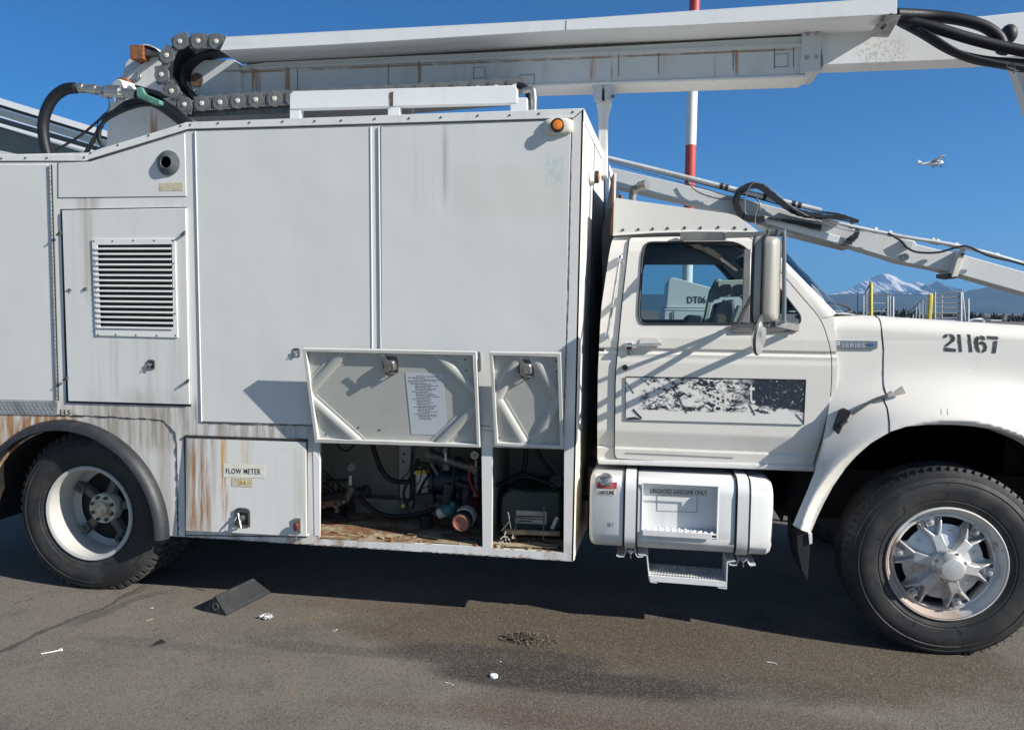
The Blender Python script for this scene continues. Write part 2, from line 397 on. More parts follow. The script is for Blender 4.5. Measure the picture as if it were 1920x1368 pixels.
M_['darkmetal'] = plain('dark chassis metal', (.02, .021, .022), .7, .2, .4, 8, dirt=(.05, .035, .02))
M_['rust'] = plain('rusty metal', (.30, .12, .045), .8, .1, .5, 30, .4, dirt=(.10, .04, .02))
M_['redrust'] = plain('red oxide metal', (.13, .03, .025), .6, .2, .4, 30)
M_['amber'] = plain('amber lens', (.85, .22, .01), .2, 0, .15, 40, .05, .8)
M_['interior'] = plain('cab interior', (.035, .042, .048), .6, 0, .3, 6)
M_['seat'] = plain('dark vinyl seat', (.025, .035, .05), .5, 0, .2, 9)
M_['dashcream'] = plain('pale console plastic', (.55, .58, .52), .5, 0, .15, 9)
M_['glass'] = glassm('cab glass', (.70, .80, .82), .8)
M_['windshield'] = glassm('windscreen glass', (.72, .84, .86), .9)
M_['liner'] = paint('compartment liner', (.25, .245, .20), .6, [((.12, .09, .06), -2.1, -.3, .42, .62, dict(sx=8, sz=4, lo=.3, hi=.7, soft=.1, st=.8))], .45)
s = NT('rusty compartment floor'); a = s.noise((6, 9, 6), 6, .7, 2); b = s.noise(22, 5, .7, 8)
c = s.mix(s.ramp(a, .42, .55), (.36, .30, .20), (.20, .10, .045)); c = s.mix(s.ramp(b, .5, .68), c, (.07, .045, .03))
M_['floor_rust'] = s.fin(c, .85, 0, b, .5, .01)
M_['wood'] = plain('weathered board', (.42, .33, .2), .8, 0, .5, 12, .3, dirt=(.15, .09, .05))
M_['green'] = plain('dark green machine', (.012, .03, .03), .45, 0, .3, 8)
M_['bluepump'] = plain('blue black pump', (.012, .018, .03), .45, .2, .3, 14)
M_['teal'] = plain('teal valve paint', (.04, .16, .18), .5, 0, .4, 20)
M_['orange'] = plain('faded orange cap', (.36, .15, .10), .55, 0, .3, 30)
M_['yellow'] = plain('yellow strap', (.55, .40, .06), .6)
M_['red'] = plain('red hose', (.30, .02, .02), .5)
M_['gtape'] = plain('pale green tape', (.09, .24, .19), .5, 0, .4, 20)
M_['paper'] = plain('paper sheet', (.52, .55, .60), .7, 0, .05, 8)
M_['ink'] = plain('faded black ink', (.10, .10, .11), .7, 0, .3, 60)
M_['letter'] = plain('black lettering', (.03, .032, .035), .55, 0, .4, 90)
M_['letter_worn'] = plain('worn stencil paint', (.03, .031, .032), .6, 0, .1, 60, dirt=(.12, .12, .12))
M_['decal'] = plain('yellowed decal', (.70, .68, .60), .4, 0, .15, 20)
M_['decal_y'] = plain('old yellow decal', (.58, .52, .36), .4, 0, .25, 30)
M_['decal_red'] = plain('red decal', (.45, .07, .08), .5, 0, .3, 60, dirt=(.7, .6, .55))
M_['badge'] = plain('grey blue badge', (.15, .18, .22), .5, 0, .1, 20)
M_['badge_letter'] = plain('badge silver letters', (.50, .54, .58), .5, 0)
M_['badge_oval'] = plain('badge blue oval', (.04, .10, .26), .3)
s = NT('diamond plate'); 
M_['plate'] = s.fin(s.mix(s.ramp(s.noise(8, 4, .6), .4, .7), (.40, .42, .43), (.28, .29, .29)), .4, .6)
M_['tank'] = paint('fuel tank paint', (.70, .71, .71), .4, [
    ((.34, .30, .23), -.4, .8, .47, .60, dict(sx=5, sz=4, lo=.3, hi=.8, soft=.1, szf=.05, st=.55)),
    ((.16, .13, .09), -.05, .45, .5, .92, dict(sx=28, sz=28, lo=.68, hi=.72, soft=.1, st=.7)),
], .15)
M_['wheelw'] = paint('wheel white paint', (.62, .63, .63), .42, [], .3, gcol=(.33, .27, .2))
M_['hubcream'] = paint('dirty hub paint', (.50, .49, .42), .5, [((.35, .24, .07), -3.6, -3.45, .44, .56, dict(sx=25, sz=25, lo=.4, hi=.55, soft=.03, st=.8))], .4)
# front rim: white paint worn to pinkish rust in patches of the rim band
s = NT('worn rim paint'); a = s.noise(6, 5, .6, 4); b = s.noise(18, 5, .6, 7)
side = s.ramp(s.math('ADD', s.math('MULTIPLY', s.x, -1), s.math('MULTIPLY', s.z, -.8)), -2.15, -1.75)
c = s.mix(s.math('MULTIPLY', s.ramp(s.math('MULTIPLY', s.math('ADD', b, .25), side), .36, .60), .75), (.62, .62, .60), (.34, .25, .20))
M_['rim'] = s.fin(s.mix(s.ramp(a, .62, .7), c, (.3, .2, .15)), .45, 0, b, .2, .004)
# ================================================================ SETTING
def ground():
    s = NT('weathered asphalt')
    n1 = s.noise(.9, 5, .55, 2); n2 = s.noise(3.2, 6, .6, 5); ag = s.noise(95, 3, .7, 1); ag2 = s.noise(210, 2, .6, 4)
    col = s.mix(s.ramp(n1, .3, .7), (.170, .152, .130), (.132, .118, .101))
    col = s.mix(s.math('MULTIPLY', s.ramp(n2, .45, .75), .5), col, (.075, .068, .06))
    # brown oily stain in front of the open compartments
    def blob(cx, cy, rx, ry, wob=.35, seed=0):
        dx = s.math('DIVIDE', s.math('SUBTRACT', s.x, cx), rx); dy = s.math('DIVIDE', s.math('SUBTRACT', s.y, cy), ry)
        d = s.math('SQRT', s.math('ADD', s.math('MULTIPLY', dx, dx), s.math('MULTIPLY', dy, dy)))
        d = s.math('ADD', d, s.math('MULTIPLY', s.math('SUBTRACT', s.noise(2.6, 5, .6, seed), .5), wob*2.4))
        return s.math('SUBTRACT', 1, s.ramp(d, .65, 1.15))
    def mul(a, k): return s.math('MULTIPLY', a, k)
    col = s.mix(mul(blob(-.55, -.05, 1.25, .5, .4, 3), .78), col, (.080, .056, .034))
    col = s.mix(mul(blob(.75, -.1, 1.3, .55, .5, 8), .75), col, (.080, .058, .038))
    col = s.mix(mul(blob(.2, -.95, 1.2, .3, .4, 18), .55), col, (.090, .062, .044))
    col = s.mix(mul(blob(-.75, -.42, .62, .16, .4, 13), .8), col, (.040, .035, .030))
    col = s.mix(mul(blob(-.3, -.62, .85, .16, .3, 23), .95), col, (.034, .030, .027))
    col = s.mix(mul(blob(.55, -.52, .55, .16, .4, 27), .4), col, (.042, .036, .031))
    col = s.mix(mul(blob(-1.55, -.50, .7, .07, .5, 33), .45), col, (.05, .046, .044))
    col = s.mix(mul(blob(-2.6, -.62, .6, .06, .5, 37), .3), col, (.05, .047, .045))
    col = s.mix(mul(blob(-1.75, .12, .45, .14, .5, 41), .5), col, (.11, .07, .04))
    col = s.mix(mul(blob(-.5, -1.02, 1.0, .09, .5, 43), .35), col, (.10, .062, .05))
    # mineral grain
    col = s.mix(s.math('MULTIPLY', s.ramp(ag, .48, .72), .48), col, (.27, .245, .21))
    col = s.mix(s.math('MULTIPLY', s.ramp(ag2, .28, .48), .0), col, (.03, .03, .03))
    col = s.mix(s.math('MULTIPLY', s.math('SUBTRACT', 1, s.ramp(ag, .30, .46)), .75), col, (.035, .031, .027))
    col = s.mix(s.ramp(ag2, .70, .76), col, (.42, .41, .38))
    # cracks
    def crack(a, b, wd, amp, seed, colr, st):
        ax, ay = a; bx, by = b; L = hypot(bx-ax, by-ay); ux, uy = (bx-ax)/L, (by-ay)/L
        px = s.math('SUBTRACT', s.x, ax); py = s.math('SUBTRACT', s.y, ay)
        t = s.math('ADD', s.math('MULTIPLY', px, ux), s.math('MULTIPLY', py, uy))
        d = s.math('SUBTRACT', s.math('MULTIPLY', px, -uy), s.math('MULTIPLY', py, -ux))
        d = s.math('ADD', d, s.math('MULTIPLY', s.math('SUBTRACT', s.noise(3, 6, .6, seed), .5), amp))
        m = s.math('SUBTRACT', 1, s.ramp(s.math('ABSOLUTE', d), wd*.45, wd))
        m = s.math('MULTIPLY', m, s.math('MULTIPLY', s.ramp(t, 0, .15), s.math('SUBTRACT', 1, s.ramp(t, L-.15, L))))
        return s.math('MULTIPLY', m, st)
    g0, g1 = G(-60, 1245), G(300, 1092)
    c1 = crack((g0.x, g0.y), (g1.x, g1.y), .032, .26, 3, 0, .7)
    col = s.mix(c1, col, (.045, .036, .034))
    c2 = crack((g0.x+.03, g0.y+.03), (g1.x+.01, g1.y+.02), .011, .28, 3, 0, .7)
    col = s.mix(c2, col, (.14, .125, .115))
    g2, g3 = G(120, 1175), G(250, 1105)
    col = s.mix(crack((g2.x, g2.y), (g3.x+.2, g3.y+.05), .055, .25, 3, 0, .5), col, (.055, .05, .048))
    s.fin(col, s.math('ADD', .72, s.math('MULTIPLY', ag, .2)), 0, s.math('ADD', ag, s.math('MULTIPLY', ag2, .6)), .75, .006, .35)
    m = MB(); n = 40
    xs = [-20000, -4000, -800, -150, -40, -12]+[-6+i*.5 for i in range(25)]+[12, 40, 150, 800, 4000, 20000]
    ys = [-40, -12, -6]+[-4.5+i*.5 for i in range(16)]+[6, 15, 40, 150, 600, 3000, 9000, 21500]
    V = [[m.bm.verts.new((x, y, 0)) for y in ys] for x in xs]
    for i in range(len(xs)-1):
        for j in range(len(ys)-1): m.bm.faces.new((V[i][j], V[i+1][j], V[i+1][j+1], V[i][j+1]))
    o = m.build('ground', s.m, smooth=0); o['kind'] = 'structure'
    # world-aligned texture space
    L = o.location.copy(); o.data.transform(Matrix.Translation(L)); o.location = (0, 0, 0)
ground()

# ---- far mountains -----------------------------------------------------
def fbm(x, y, o=5, H=.9): return noise.fractal(Vector((x, y, 3.3)), H, 2.1, o)
def ridge_mesh(name, prof, Y, depth, mat, amp, freq, nx=420, ny=26, seed=0):
    pts = [P(x, y, Y) for x, y in prof]
    def h(X):
        if X <= pts[0].x: return pts[0].z
        for a, b in zip(pts, pts[1:]):
            if X <= b.x: t = (X-a.x)/(b.x-a.x); return a.z+(b.z-a.z)*t
        return pts[-1].z
    x0, x1 = pts[0].x, pts[-1].x
    def fn(u, v):
        X = lerp(x0, x1, u); top = max(h(X), 5)
        k = v*2-1 if False else v
        z = top*(k**.8)
        rid = abs(fbm(X/freq+seed, k*3.1, 6))
        y = Y-depth*(1-k)+depth*.22*fbm(X/freq+seed, 1.7+k*.8, 5)*(1-k*.5)
        z *= 1+amp*(fbm(X/freq*1.3+seed, k*2.2+7, 6))*(.35+.65*(1-k))
        return (X, y, max(z, -1) if k > 0 else -1)
    m = MB(); m.grid(fn, nx, ny)
    m.grid(lambda u, v: (lerp(x0, x1, u), Y+depth*v, max(h(lerp(x0, x1, u)), 5)*(1-v)-1*v), nx//4, 4)
    o = m.build(name, mat, smooth=60); o['kind'] = 'structure'; return o
s = NT('snow and rock')
geo = s.n('ShaderNodeNewGeometry'); sg = s.n('ShaderNodeSeparateXYZ'); s.l(geo.outputs['Normal'], sg.inputs[0])
nz = s.noise((.0063, .0063, .009), 7, .66, 3); nz2 = s.noise((.0018, .0018, .0032), 5, .6, 8)
val = s.math('ADD', s.math('MULTIPLY', nz, .75), s.math('ADD', s.math('MULTIPLY', nz2, .45), s.math('MULTIPLY', s.math('SUBTRACT', s.z, 330), .0009)))
snow = s.ramp(val, .49, .57)
M_['snow'] = s.fin(s.mix(snow, (.09, .085, .085), (.85, .84, .83)), .8)
s = NT('far rock'); nz = s.noise((.004, .004, .006), 7, .66, 13)
M_['rock'] = s.fin(s.mix(s.ramp(nz, .56, .66), (.06, .07, .075), (.5, .5, .5)), .9)
s = NT('wooded hills'); nz = s.noise((.003, .003, .005), 7, .65, 3)
M_['hill'] = s.fin(s.mix(s.ramp(nz, .35, .7), (.016, .03, .026), (.04, .055, .045)), 1.0)
def jag(prof, amp, n, seed):
    out = []; rnd = random.Random(seed)
    for (a, b), (c, d) in zip(prof, prof[1:]):
        for k in range(n): t = k/n; out.append((a+(c-a)*t, b+(d-b)*t+(rnd.uniform(-amp, amp) if k else 0)))
    return out+[prof[-1]]
ridge_mesh('snow_mountain', jag([(1500, 560), (1545, 552), (1585, 546), (1600, 540), (1615, 530), (1628, 525), (1640, 518), (1652, 514), (1664, 513), (1675, 516), (1688, 523), (1700, 530), (1712, 531), (1720, 527), (1730, 531), (1740, 540), (1765, 552), (1800, 560)], .9, 4, 3), 13500, 1900, M_['snow'], .10, 420, 300, 30, 5)
ridge_mesh('rocky_mountain', jag([(1690, 560), (1712, 545), (1730, 537), (1744, 533), (1752, 529), (1757, 526), (1764, 531), (1775, 536), (1790, 540), (1805, 543), (1830, 556), (1870, 565)], .9, 4, 5), 12800, 1300, M_['rock'], .12, 380, 240, 20, 9)
ridge_mesh('mountain_foothills', jag([(-2500, 560), (-900, 545), (300, 560), (900, 548), (1200, 552), (1400, 556), (1545, 555), (1565, 553), (1600, 550), (1630, 550), (1680, 551), (1720, 552), (1760, 553), (1800, 548), (1812, 545), (1830, 541), (1845, 540), (1870, 535), (1900, 532), (2000, 540), (2300, 548), (3200, 560)], .7, 3, 7), 9500, 1600, M_['hill'], .12, 900, 500, 18, 2)

# ---- far treeline across the airfield ----------------------------------
def treeline():
    m = MB(); rnd = random.Random(4)
    for i in range(260):
        px = rnd.uniform(1500, 2100) if i < 200 else rnd.uniform(-1500, 1500); Y = rnd.uniform(190, 230)
        p = P(px, 586, Y); h = rnd.uniform(1.0, 1.9)+1.6*max(0, noise.noise(Vector((px*.022, 1, 0))))
        if 1640 < px < 1720: h += rnd.uniform(0, 1.3)
        rr = h*rnd.uniform(.16, .34)
        m.cyl((p.x, Y, -.5), (p.x, Y, h*.4), .3, 5)
        for k in range(9):                                 # ragged clumps of facets
            t = k/8; q = Vector((p.x+rnd.uniform(-.5, .5), Y+rnd.uniform(-.5, .5), h*(.12+.86*t)))
            R_ = rr*(1.1-t)*rnd.uniform(.8, 1.25)+.08
            ring = [q+Vector((cos(a)*R_*rnd.uniform(.6, 1.2), sin(a)*R_, rnd.uniform(-.6, .3))) for a in (0, 1.05, 2.1, 3.14, 4.2, 5.2)]
            tip = q+Vector((0, 0, h*.2))
            for a in range(6): m.face([ring[a], ring[(a+1) % 6], tip])
    o = m.build('distant_treeline', plain('dark conifer foliage', (.03, .05, .05), .9, 0, .4, .4), smooth=0)
    tag(o, 'dark green line of far-off conifers beyond the hood', 'trees', kind='stuff')
treeline()

# ---- small aeroplane in the sky ----------------------------------------
def aeroplane():
    Y = 235; c = P(1746, 306, Y); k = Y/1480*1.02*1.0
    t = thing('light_aeroplane', c, 'small white high-wing propeller aeroplane climbing in the sky', 'aeroplane')
    def q(px, py, dy=0): v = P(px, py, Y); return Vector((v.x, v.y+dy, v.z))
    white = plain('aircraft white', (.8, .8, .8), .35, 0, .05); dark = plain('aircraft blue trim', (.12, .16, .30), .4)
    ax = (q(1768, 304)-q(1722, 308)); prof = [(1722, 308, .10), (1732, 307.5, .28), (1742, 306.5, .48), (1748, 306, .68), (1756, 305, .70), (1762, 305, .55), (1767, 304.5, .42), (1769, 304.3, .12)]
    m = MB(); rings = []
    for x, y, r in prof: cc = q(x, y); rings.append([cc+Vector((0, cos(a)*r*.8, sin(a)*r)) for a in [2*pi*i/12 for i in range(12)]])
    m.loft(rings); m.build('fuselage', white, t)
    m = MB(); top = q(1754, 301); wing = [(-5.3, .0), (-5.3, .9), (5.3, .9), (5.3, .0)]
    def wingpt(y, x, z): return top+Vector((x+abs(y)*.02, y, z+abs(y)*.05))
    m.loft([[wingpt(y, -.75, 0), wingpt(y, .75, 0), wingpt(y, .55, .16), wingpt(y, -.3, .12)] for y in (-5.3, 0, 5.3)])
    m.build('wing', white, t)
    m = MB(); f = [q(1721, 300.5), q(1725, 300.5), q(1732, 307), q(1723, 308.5)]; m.prism([p+Vector((0, -.06, 0)) for p in f], (0, .12, 0)); m.build('tail_fin', white, t)
    m = MB(); h = q(1725, 307); m.box(h.x-.45, h.x+.45, h.y-1.7, h.y+1.7, h.z-.04, h.z+.05); m.build('tailplane', white, t)
    m = MB(); a = q(1745, 305.5); b = q(1763, 303); m.bar(a+Vector((0, -.6, .2)), b+Vector((0, -.6, -.1)), .03, .3); m.build('cabin_window_band', dark, t)
    for dy, px in ((-1.1, 1752), (1.1, 1752), (0, 1764)):
        g = q(px, 311.5, dy); m = MB(); m.bar(q(px, 307, dy*.4), g, .08, .08); m.build('gear_leg', white, t)
        m = MB(); m.cyl(g+Vector((0, -.09, 0)), g+Vector((0, .09, 0)), .26, 12); m.build('wheel', M_['rubber'], t)
    for dy in (-2.6, 2.6):
        m = MB(); m.bar(q(1752, 307, dy*.2), top+Vector((0, dy, .1)), .07, .12); m.build('wing_strut', white, t)
    m = MB(); pr = q(1769.4, 304.3); m.bar(pr+Vector((.05, -.25, -.85)), pr+Vector((.05, .25, .85)), .12, .05); m.build('propeller', M_['black'], t)
aeroplane()

# ---- red and white mast -------------------------------------------------
def mast():
    Y = 14; b = P(1284, 700, Y); x = b.x
    t = thing('striped_mast', (x, Y, 0), 'tall red and white banded mast rising behind the truck', 'mast')
    red = plain('mast red', (.45, .06, .055), .45, 0, .15, 3); wh = plain('mast white', (.72, .74, .75), .4, 0, .08, 3)
    zs = [P(1284, y, Y).z for y in (760, 597, 435, 273, 24, -230, -480, -720)]
    zs[0] = 0
    for i, (a, c) in enumerate(zip(zs, zs[1:])):
        m = MB(); m.cyl((x, Y, a), (x, Y, c), .118, 24); o = m.build('pole_band', red if i % 2 == 0 else wh, t)
        lab(o, 'red band of the mast' if i % 2 == 0 else 'white band of the mast')
    m = MB(); m.cyl((x, Y, 0), (x, Y, .06), .3, 20); m.build('base_plate', M_['steel'], t)
    z = P(1284, 166, Y).z; m = MB(); m.cyl((x, Y, z-.03), (x, Y, z+.03), .128, 24); m.build('joint_collar', M_['steel'], t)
# band colours: red between 273 and 435, white 24..273
mast()

# ---- hangar at the left --------------------------------------------------
def hangar():
    Y = 11.
    t = thing('hangar_building', P(-200, 560, Y), 'grey-green hangar with white ribbed roof edge at the left', 'building')
    t.location.z = 0
    W1 = plain('fascia white', (.78, .80, .82), .4, 0, .05, 2); CR = plain('fascia cream', (.60, .60, .55), .5, 0, .1, 2); DK = plain('fascia dark grey', (.10, .115, .13), .5, 0, .2, 3)  # gutter and soffit strips take a plain dark grey
    WL = plain('grey green cladding', (.15, .19, .185), .6, 0, .1, 1)
    def band(y0, y1, Yn, th, mat, name, k0=.307, k1=.307, xr=330, xl=-420):
        f = lambda x, y, k: (x, y+(x)*k)
        m = MB(); m.pp([f(xl, y0, k0), f(xr, y0, k0), f(xr, y1, k1), f(xl, y1, k1)], Yn, th); return m.build(name, mat, t)
    band(184, 196, Y-.35, 1.2, W1, 'roof_edge', .307, .305)
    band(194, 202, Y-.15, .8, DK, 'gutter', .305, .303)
    band(202, 205, Y-.28, .4, W1, 'trim_strip', .303, .302)
    band(206, 218, Y-.22, .4, CR, 'fascia_board', .302, .297)
    band(217, 220, Y-.26, .4, W1, 'trim_strip', .297, .296)
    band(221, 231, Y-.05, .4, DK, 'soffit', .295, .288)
    band(231, 237, Y-.25, .4, W1, 'trim_strip', .288, .285)
    m = MB(); a = [(-420, 110), (340, 345), (340, 640), (-420, 640)]
    m.pp(a, Y+.02, 6); m.build('wall', WL, t)
    m = MB(); m.pp([(-300, 262), (-20, 278), (46, 292), (-20, 298), (-300, 300)], Y-3.2, .8); m.build('lower_roof', plain('lower roof cream', (.66, .66, .62), .5), t)
hangar()

# ---- boarding stairs beyond the hood -------------------------------------
ALU = plain('pale aluminium rail', (.50, .53, .56), .4, .5, .15, 3); YEL = plain('yellow post', (.66, .56, .08), .45, 0, .12, 5)
def stairs(px0, kind):
    Y = 26.
    q = lambda x, y, dy=0: P(x, y, Y+dy)
    b = q(px0, 620); b.z = 0
    t = thing('boarding_stairs', b, 'aluminium stair rails with a slim yellow post, nearer the windscreen' if kind == 0 else 'aluminium slatted stair rails with a short thick yellow post', 'boarding stairs', 'boarding stairs beyond the hood')
    def rail(pts, r=.022, name='rail', mat=ALU, dy=0): m = MB(); m.tube([q(x, y, dy) for x, y in pts], r, 8); return m.build(name, mat, t)
    if kind == 0:
        rail([(1633, 530), (1633, 600)], .066, 'yellow_post', YEL)
        rail([(1620, 553), (1632, 532)], .03, 'handrail', M_['greybar'])
        for y in (558, 566, 574, 582, 590): rail([(1619, y+2), (1631, y-2)], .018, 'rung', ALU)
        rail([(1619, 553), (1619, 600)], .028, 'post'); rail([(1625, 545), (1625, 600)], .028, 'post')
        rail([(1637, 553), (1669, 553)], .024, 'handrail', M_['greybar'])
        for y in (568, 583, 592): rail([(1637, y), (1673, y+1)], .018)
        for x in (1664, 1669): rail([(x, 554), (x, 600)], .035, 'post')
        rail([(1674, 556), (1674, 600)], .05, 'post'); rail([(1655, 582), (1665, 568)], .018, 'brace')
        m = MB(); a = q(1619, 594, 0); c = q(1675, 594, 0); m.box(a.x, c.x, Y, Y+2, a.z-.12, a.z); m.build('platform', ALU, t)
        zb = a.z
    else:
        m = MB(); a = q(1741, 560); c = q(1748.5, 560); z1 = q(1744, 551).z; z0 = q(1744, 600).z
        m.box(a.x, c.x, Y-.06, Y+.06, z0, z1); m.build('yellow_post', YEL, t, bev=.03)
        rail([(1706, 584), (1733, 558), (1735, 600)], .028, 'handrail', M_['greybar'])
        rail([(1722, 592), (1732, 580)], .02, 'brace'); rail([(1718, 575), (1718, 600)], .02, 'post'); rail([(1712, 590), (1712, 602)], .02, 'post'); rail([(1724, 568), (1724, 602)], .02, 'post'); rail([(1730, 561), (1730, 602)], .02, 'post')
        for y, d in ((552, -4), (559, -2), (568, 0), (576, 1), (586, 1), (595, 1)): rail([(1752, y+1), (1797, y+d)], .032, 'rail', M_['steel'])
        rail([(1753, 548), (1753, 600)], .035, 'post', ALU); rail([(1766, 550), (1766, 600)], .02, 'post', ALU)
        rail([(1801, 548), (1801, 602)], .06, 'post', ALU); rail([(1804, 546), (1810, 602)], .03, 'post', ALU); rail([(1801, 577), (1807, 577)], .03, 'brace', ALU)
        rail([(1815, 560), (1815, 604)], .05, 'post', ALU); rail([(1800, 548), (1812, 546)], .022, 'rail', ALU)
        m = MB(); a = q(1752, 598, 0); c = q(1800, 598, 0); m.box(a.x, c.x, Y, Y+2, a.z-.12, a.z); m.build('platform', ALU, t)
        zb = a.z
    for x in ((1622, 1672) if kind == 0 else (1754, 1814)):
        for dy in (0.1, 1.9):
            p = q(x, 595, dy); m = MB(); m.box(p.x-.05, p.x+.05, p.y-.05, p.y+.05, 0, zb-.12); m.build('leg', ALU, t)
stairs(1645, 0); stairs(1770, 1)
# parked light aircraft tail / fittings low on the horizon right of the stairs
def parked_plane():
    Y = 60; b = P(1835, 604, Y); t = thing('parked_aeroplane', (b.x, Y, 0), 'tiny white parked aeroplane just above the hood edge, right of the stairs', 'aeroplane')
    wh = plain('parked aircraft white', (.75, .76, .78), .4)
    q = lambda x, y, dy=0: P(x, y, Y+dy)
    m = MB(); m.loft([[q(x, y)+Vector((0, cos(a)*r*.7, sin(a)*r)) for a in [2*pi*i/10 for i in range(10)]] for x, y, r in ((1816, 602, .08), (1826, 601, .16), (1838, 601, .22), (1846, 602, .12))]); m.build('fuselage', wh, t)
    c = q(1834, 600.5); m = MB(); m.box(c.x-.3, c.x+.4, Y-3, Y+3, c.z, c.z+.08); m.build('wing', wh, t)
    m = MB(); m.prism([q(1828, 602), q(1836, 596), q(1838, 596), q(1837, 602)], (0, .08, 0)); m.build('tail_fin', wh, t)
    for dy in (-1, 1): m = MB(); m.bar((c.x, Y+dy, 0), (c.x, Y+dy*.5, c.z), .08, .08); m.build('gear_leg', wh, t)
parked_plane()

# ---- haze ------------------------------------------------------------------
hz = MB(); hz.box(-21000, 21000, -60, 22500, -1.5, 1500)
hm = bpy.data.materials.new('haze air'); hm.use_nodes = True; ht = hm.node_tree; ht.nodes.clear()
ho = ht.nodes.new('ShaderNodeOutputMaterial'); pv = ht.nodes.new('ShaderNodeVolumePrincipled')
pv.inputs['Color'].default_value = (.32, .60, 1.0, 1); pv.inputs['Density'].default_value = 6e-5; pv.inputs['Anisotropy'].default_value = .2
ht.links.new(pv.outputs[0], ho.inputs['Volume'])
o = hz.build('haze', hm, smooth=0); o['kind'] = 'stuff'; tag(o, 'thin blue haze over the far mountains', 'haze', kind='stuff')

# ---- neighbouring truck with the sloping boom -------------------------------
def neighbour():
    Y = 4.6
    t = thing('neighbouring_truck', (.3, 5.2, 0), 'white truck marked DT06 parked behind, its sloping boom passing over the cab', 'truck')
    wp = M_['white']
    panel_white = plain('neighbour panel paint', (.66, .69, .70), .4, 0, .06, 2)  # one even off-white for the panels and cable tray
    m = MB(); m.pp(roundpoly([(1243, 640), (1254, 522), (1262, 520), (1400, 557), (1400, 578), (1400, 640)], [2, 12, 12, 2, 2, 2]), Y, 1.8); bd = m.build('body_panel', panel_white, t, bev=.015)
    text('letters', 'DT06', [(1289, 568.5), (1324, 568.5), (1324, 555.5), (1289, 555.5)], Y, M_['letter'], bd, off=-.004, bold=.008)
    m = MB(); m.pp([(1236, 700), (1243, 578), (1400, 580), (1400, 700)], Y-.06, 1.9); lw = m.build('lower_body', panel_white, t, bev=.03)
    m = MB(); m.tube([P(1243, 577, Y-.07), P(1400, 579, Y-.07)], .006, 6); m.build('seam', M_['seam'], lw)
    m = MB(); m.tube([P(1263, 583, Y-.07), P(1262, 640, Y-.07)], .006, 6); m.build('seam', M_['seam'], lw)
    for dx in (-.9, 2.0):
        for dy in (.1, 1.7): m = MB(); m.lathe((.6+dx, Y+dy, .5), [(.25, 0), (.48, 0), (.51, .05), (.51, .22), (.48, .27), (.25, .27)], 32); m.build('wheel', M_['tyre'], t)
    m = MB(); m.box(-.6, 3.2, Y+.3, Y+.45, .6, .8); m.box(-.6, 3.2, Y+1.35, Y+1.5, .6, .8); m.build('chassis', M_['darkmetal'], t)
    # boom
    YB = 3.5
    A = [(1135, 318), (1150, 315), (1390, 372), (1500, 400), (1610, 427), (1612, 428), (1700, 448), (1716, 452), (1718, 458), (1760, 468), (1800, 476), (2500, 672), (2500, 712), (1800, 515), (1762, 505), (1700, 493), (1690, 491), (1650, 478), (1590, 460), (1500, 435), (1430, 417), (1300, 382), (1135, 345)]
    m = MB(); m.pp(A, YB, .26); bm_ = m.build('boom', paint('neighbour boom paint', (.58, .60, .61), .4, [], .1), t, bev=.006)
    m = MB(); m.pp([(1428, 406), (1432, 404), (1585, 446), (1582, 457), (1570, 456), (1427, 415)], YB-.12, .1); m.build('cable_tray', panel_white, bm_, bev=.004)
    m = MB(); m.pp([(1422, 420), (1440, 421), (1590, 462), (1592, 466), (1440, 428)], YB-.02, .28); m.build('boom_stiffener', M_['steel'], bm_)
    def pipe(pts, r, name, mat, dY=-.05, n=5): m = MB(); m.tube(spline([P(x, y, YB+dY) for x, y in pts], n), r, 10); return m.build(name, mat, bm_)
    pw = plain('white boom pipe', (.62, .64, .65), .35, .2, .15, 6, dirt=(.35, .33, .28))
    pipe([(1137, 296), (1280, 331), (1400, 361), (1540, 395)], .024, 'fluid_pipe', pw, -.1)
    pipe([(1540, 410), (1600, 425), (1700, 445), (1800, 462), (1940, 500), (2480, 662)], .018, 'fluid_pipe', pw, -.12)
    pipe([(1660, 438), (1730, 450), (1810, 468)], .009, 'fluid_pipe', pw, -.1)
    pipe([(1137, 300), (1280, 336), (1400, 367), (1540, 405)], .006, 'cable', M_['hose'], -.08)
    pipe([(1145, 306), (1300, 348), (1360, 366), (1400, 371)], .004, 'cable', M_['steel'], -.06)
    pipe([(1290, 338), (1305, 358), (1345, 372), (1400, 375)], .006, 'cable', M_['steel'], -.04)
    for x, y in ((1353, 349), (1362, 352), (1434, 369), (1488, 382), (1499, 385), (1596, 423), (1641, 432), (1668, 438), (1748, 452), (1757, 454), (1792, 461), (1868, 480)):
        m = MB(); m.cyl(P(x-3, y-1, YB-.1), P(x+3, y+.6, YB-.1), .030, 12); m.build('pipe_clamp', M_['seam'] if x < 1640 else pw, bm_)
    # black drag chain loop
    def flat(pts, w0, name, mat, Yc=-.16, th=.11, n=6):
        c = sp2(pts, n); L = []; R_ = []
        for i, (x, y) in enumerate(c):
            a = c[max(i-1, 0)]; b = c[min(i+1, len(c)-1)]; dx, dy = b[0]-a[0], b[1]-a[1]; d = hypot(dx, dy) or 1
            ww = w0 if isinstance(w0, (int, float)) else lerp(w0[0], w0[1], i/(len(c)-1))
            ww *= 1+.16*((i % 3) == 0)
            L.append((x-dy/d*ww/2, y+dx/d*ww/2)); R_.append((x+dy/d*ww/2, y-dx/d*ww/2))
        m = MB(); m.loft([[P(*L[i], YB+Yc), P(*R_[i], YB+Yc), P(*R_[i], YB+Yc+th), P(*L[i], YB+Yc+th)] for i in range(len(c))]); return m.build(name, mat, bm_, smooth=20)
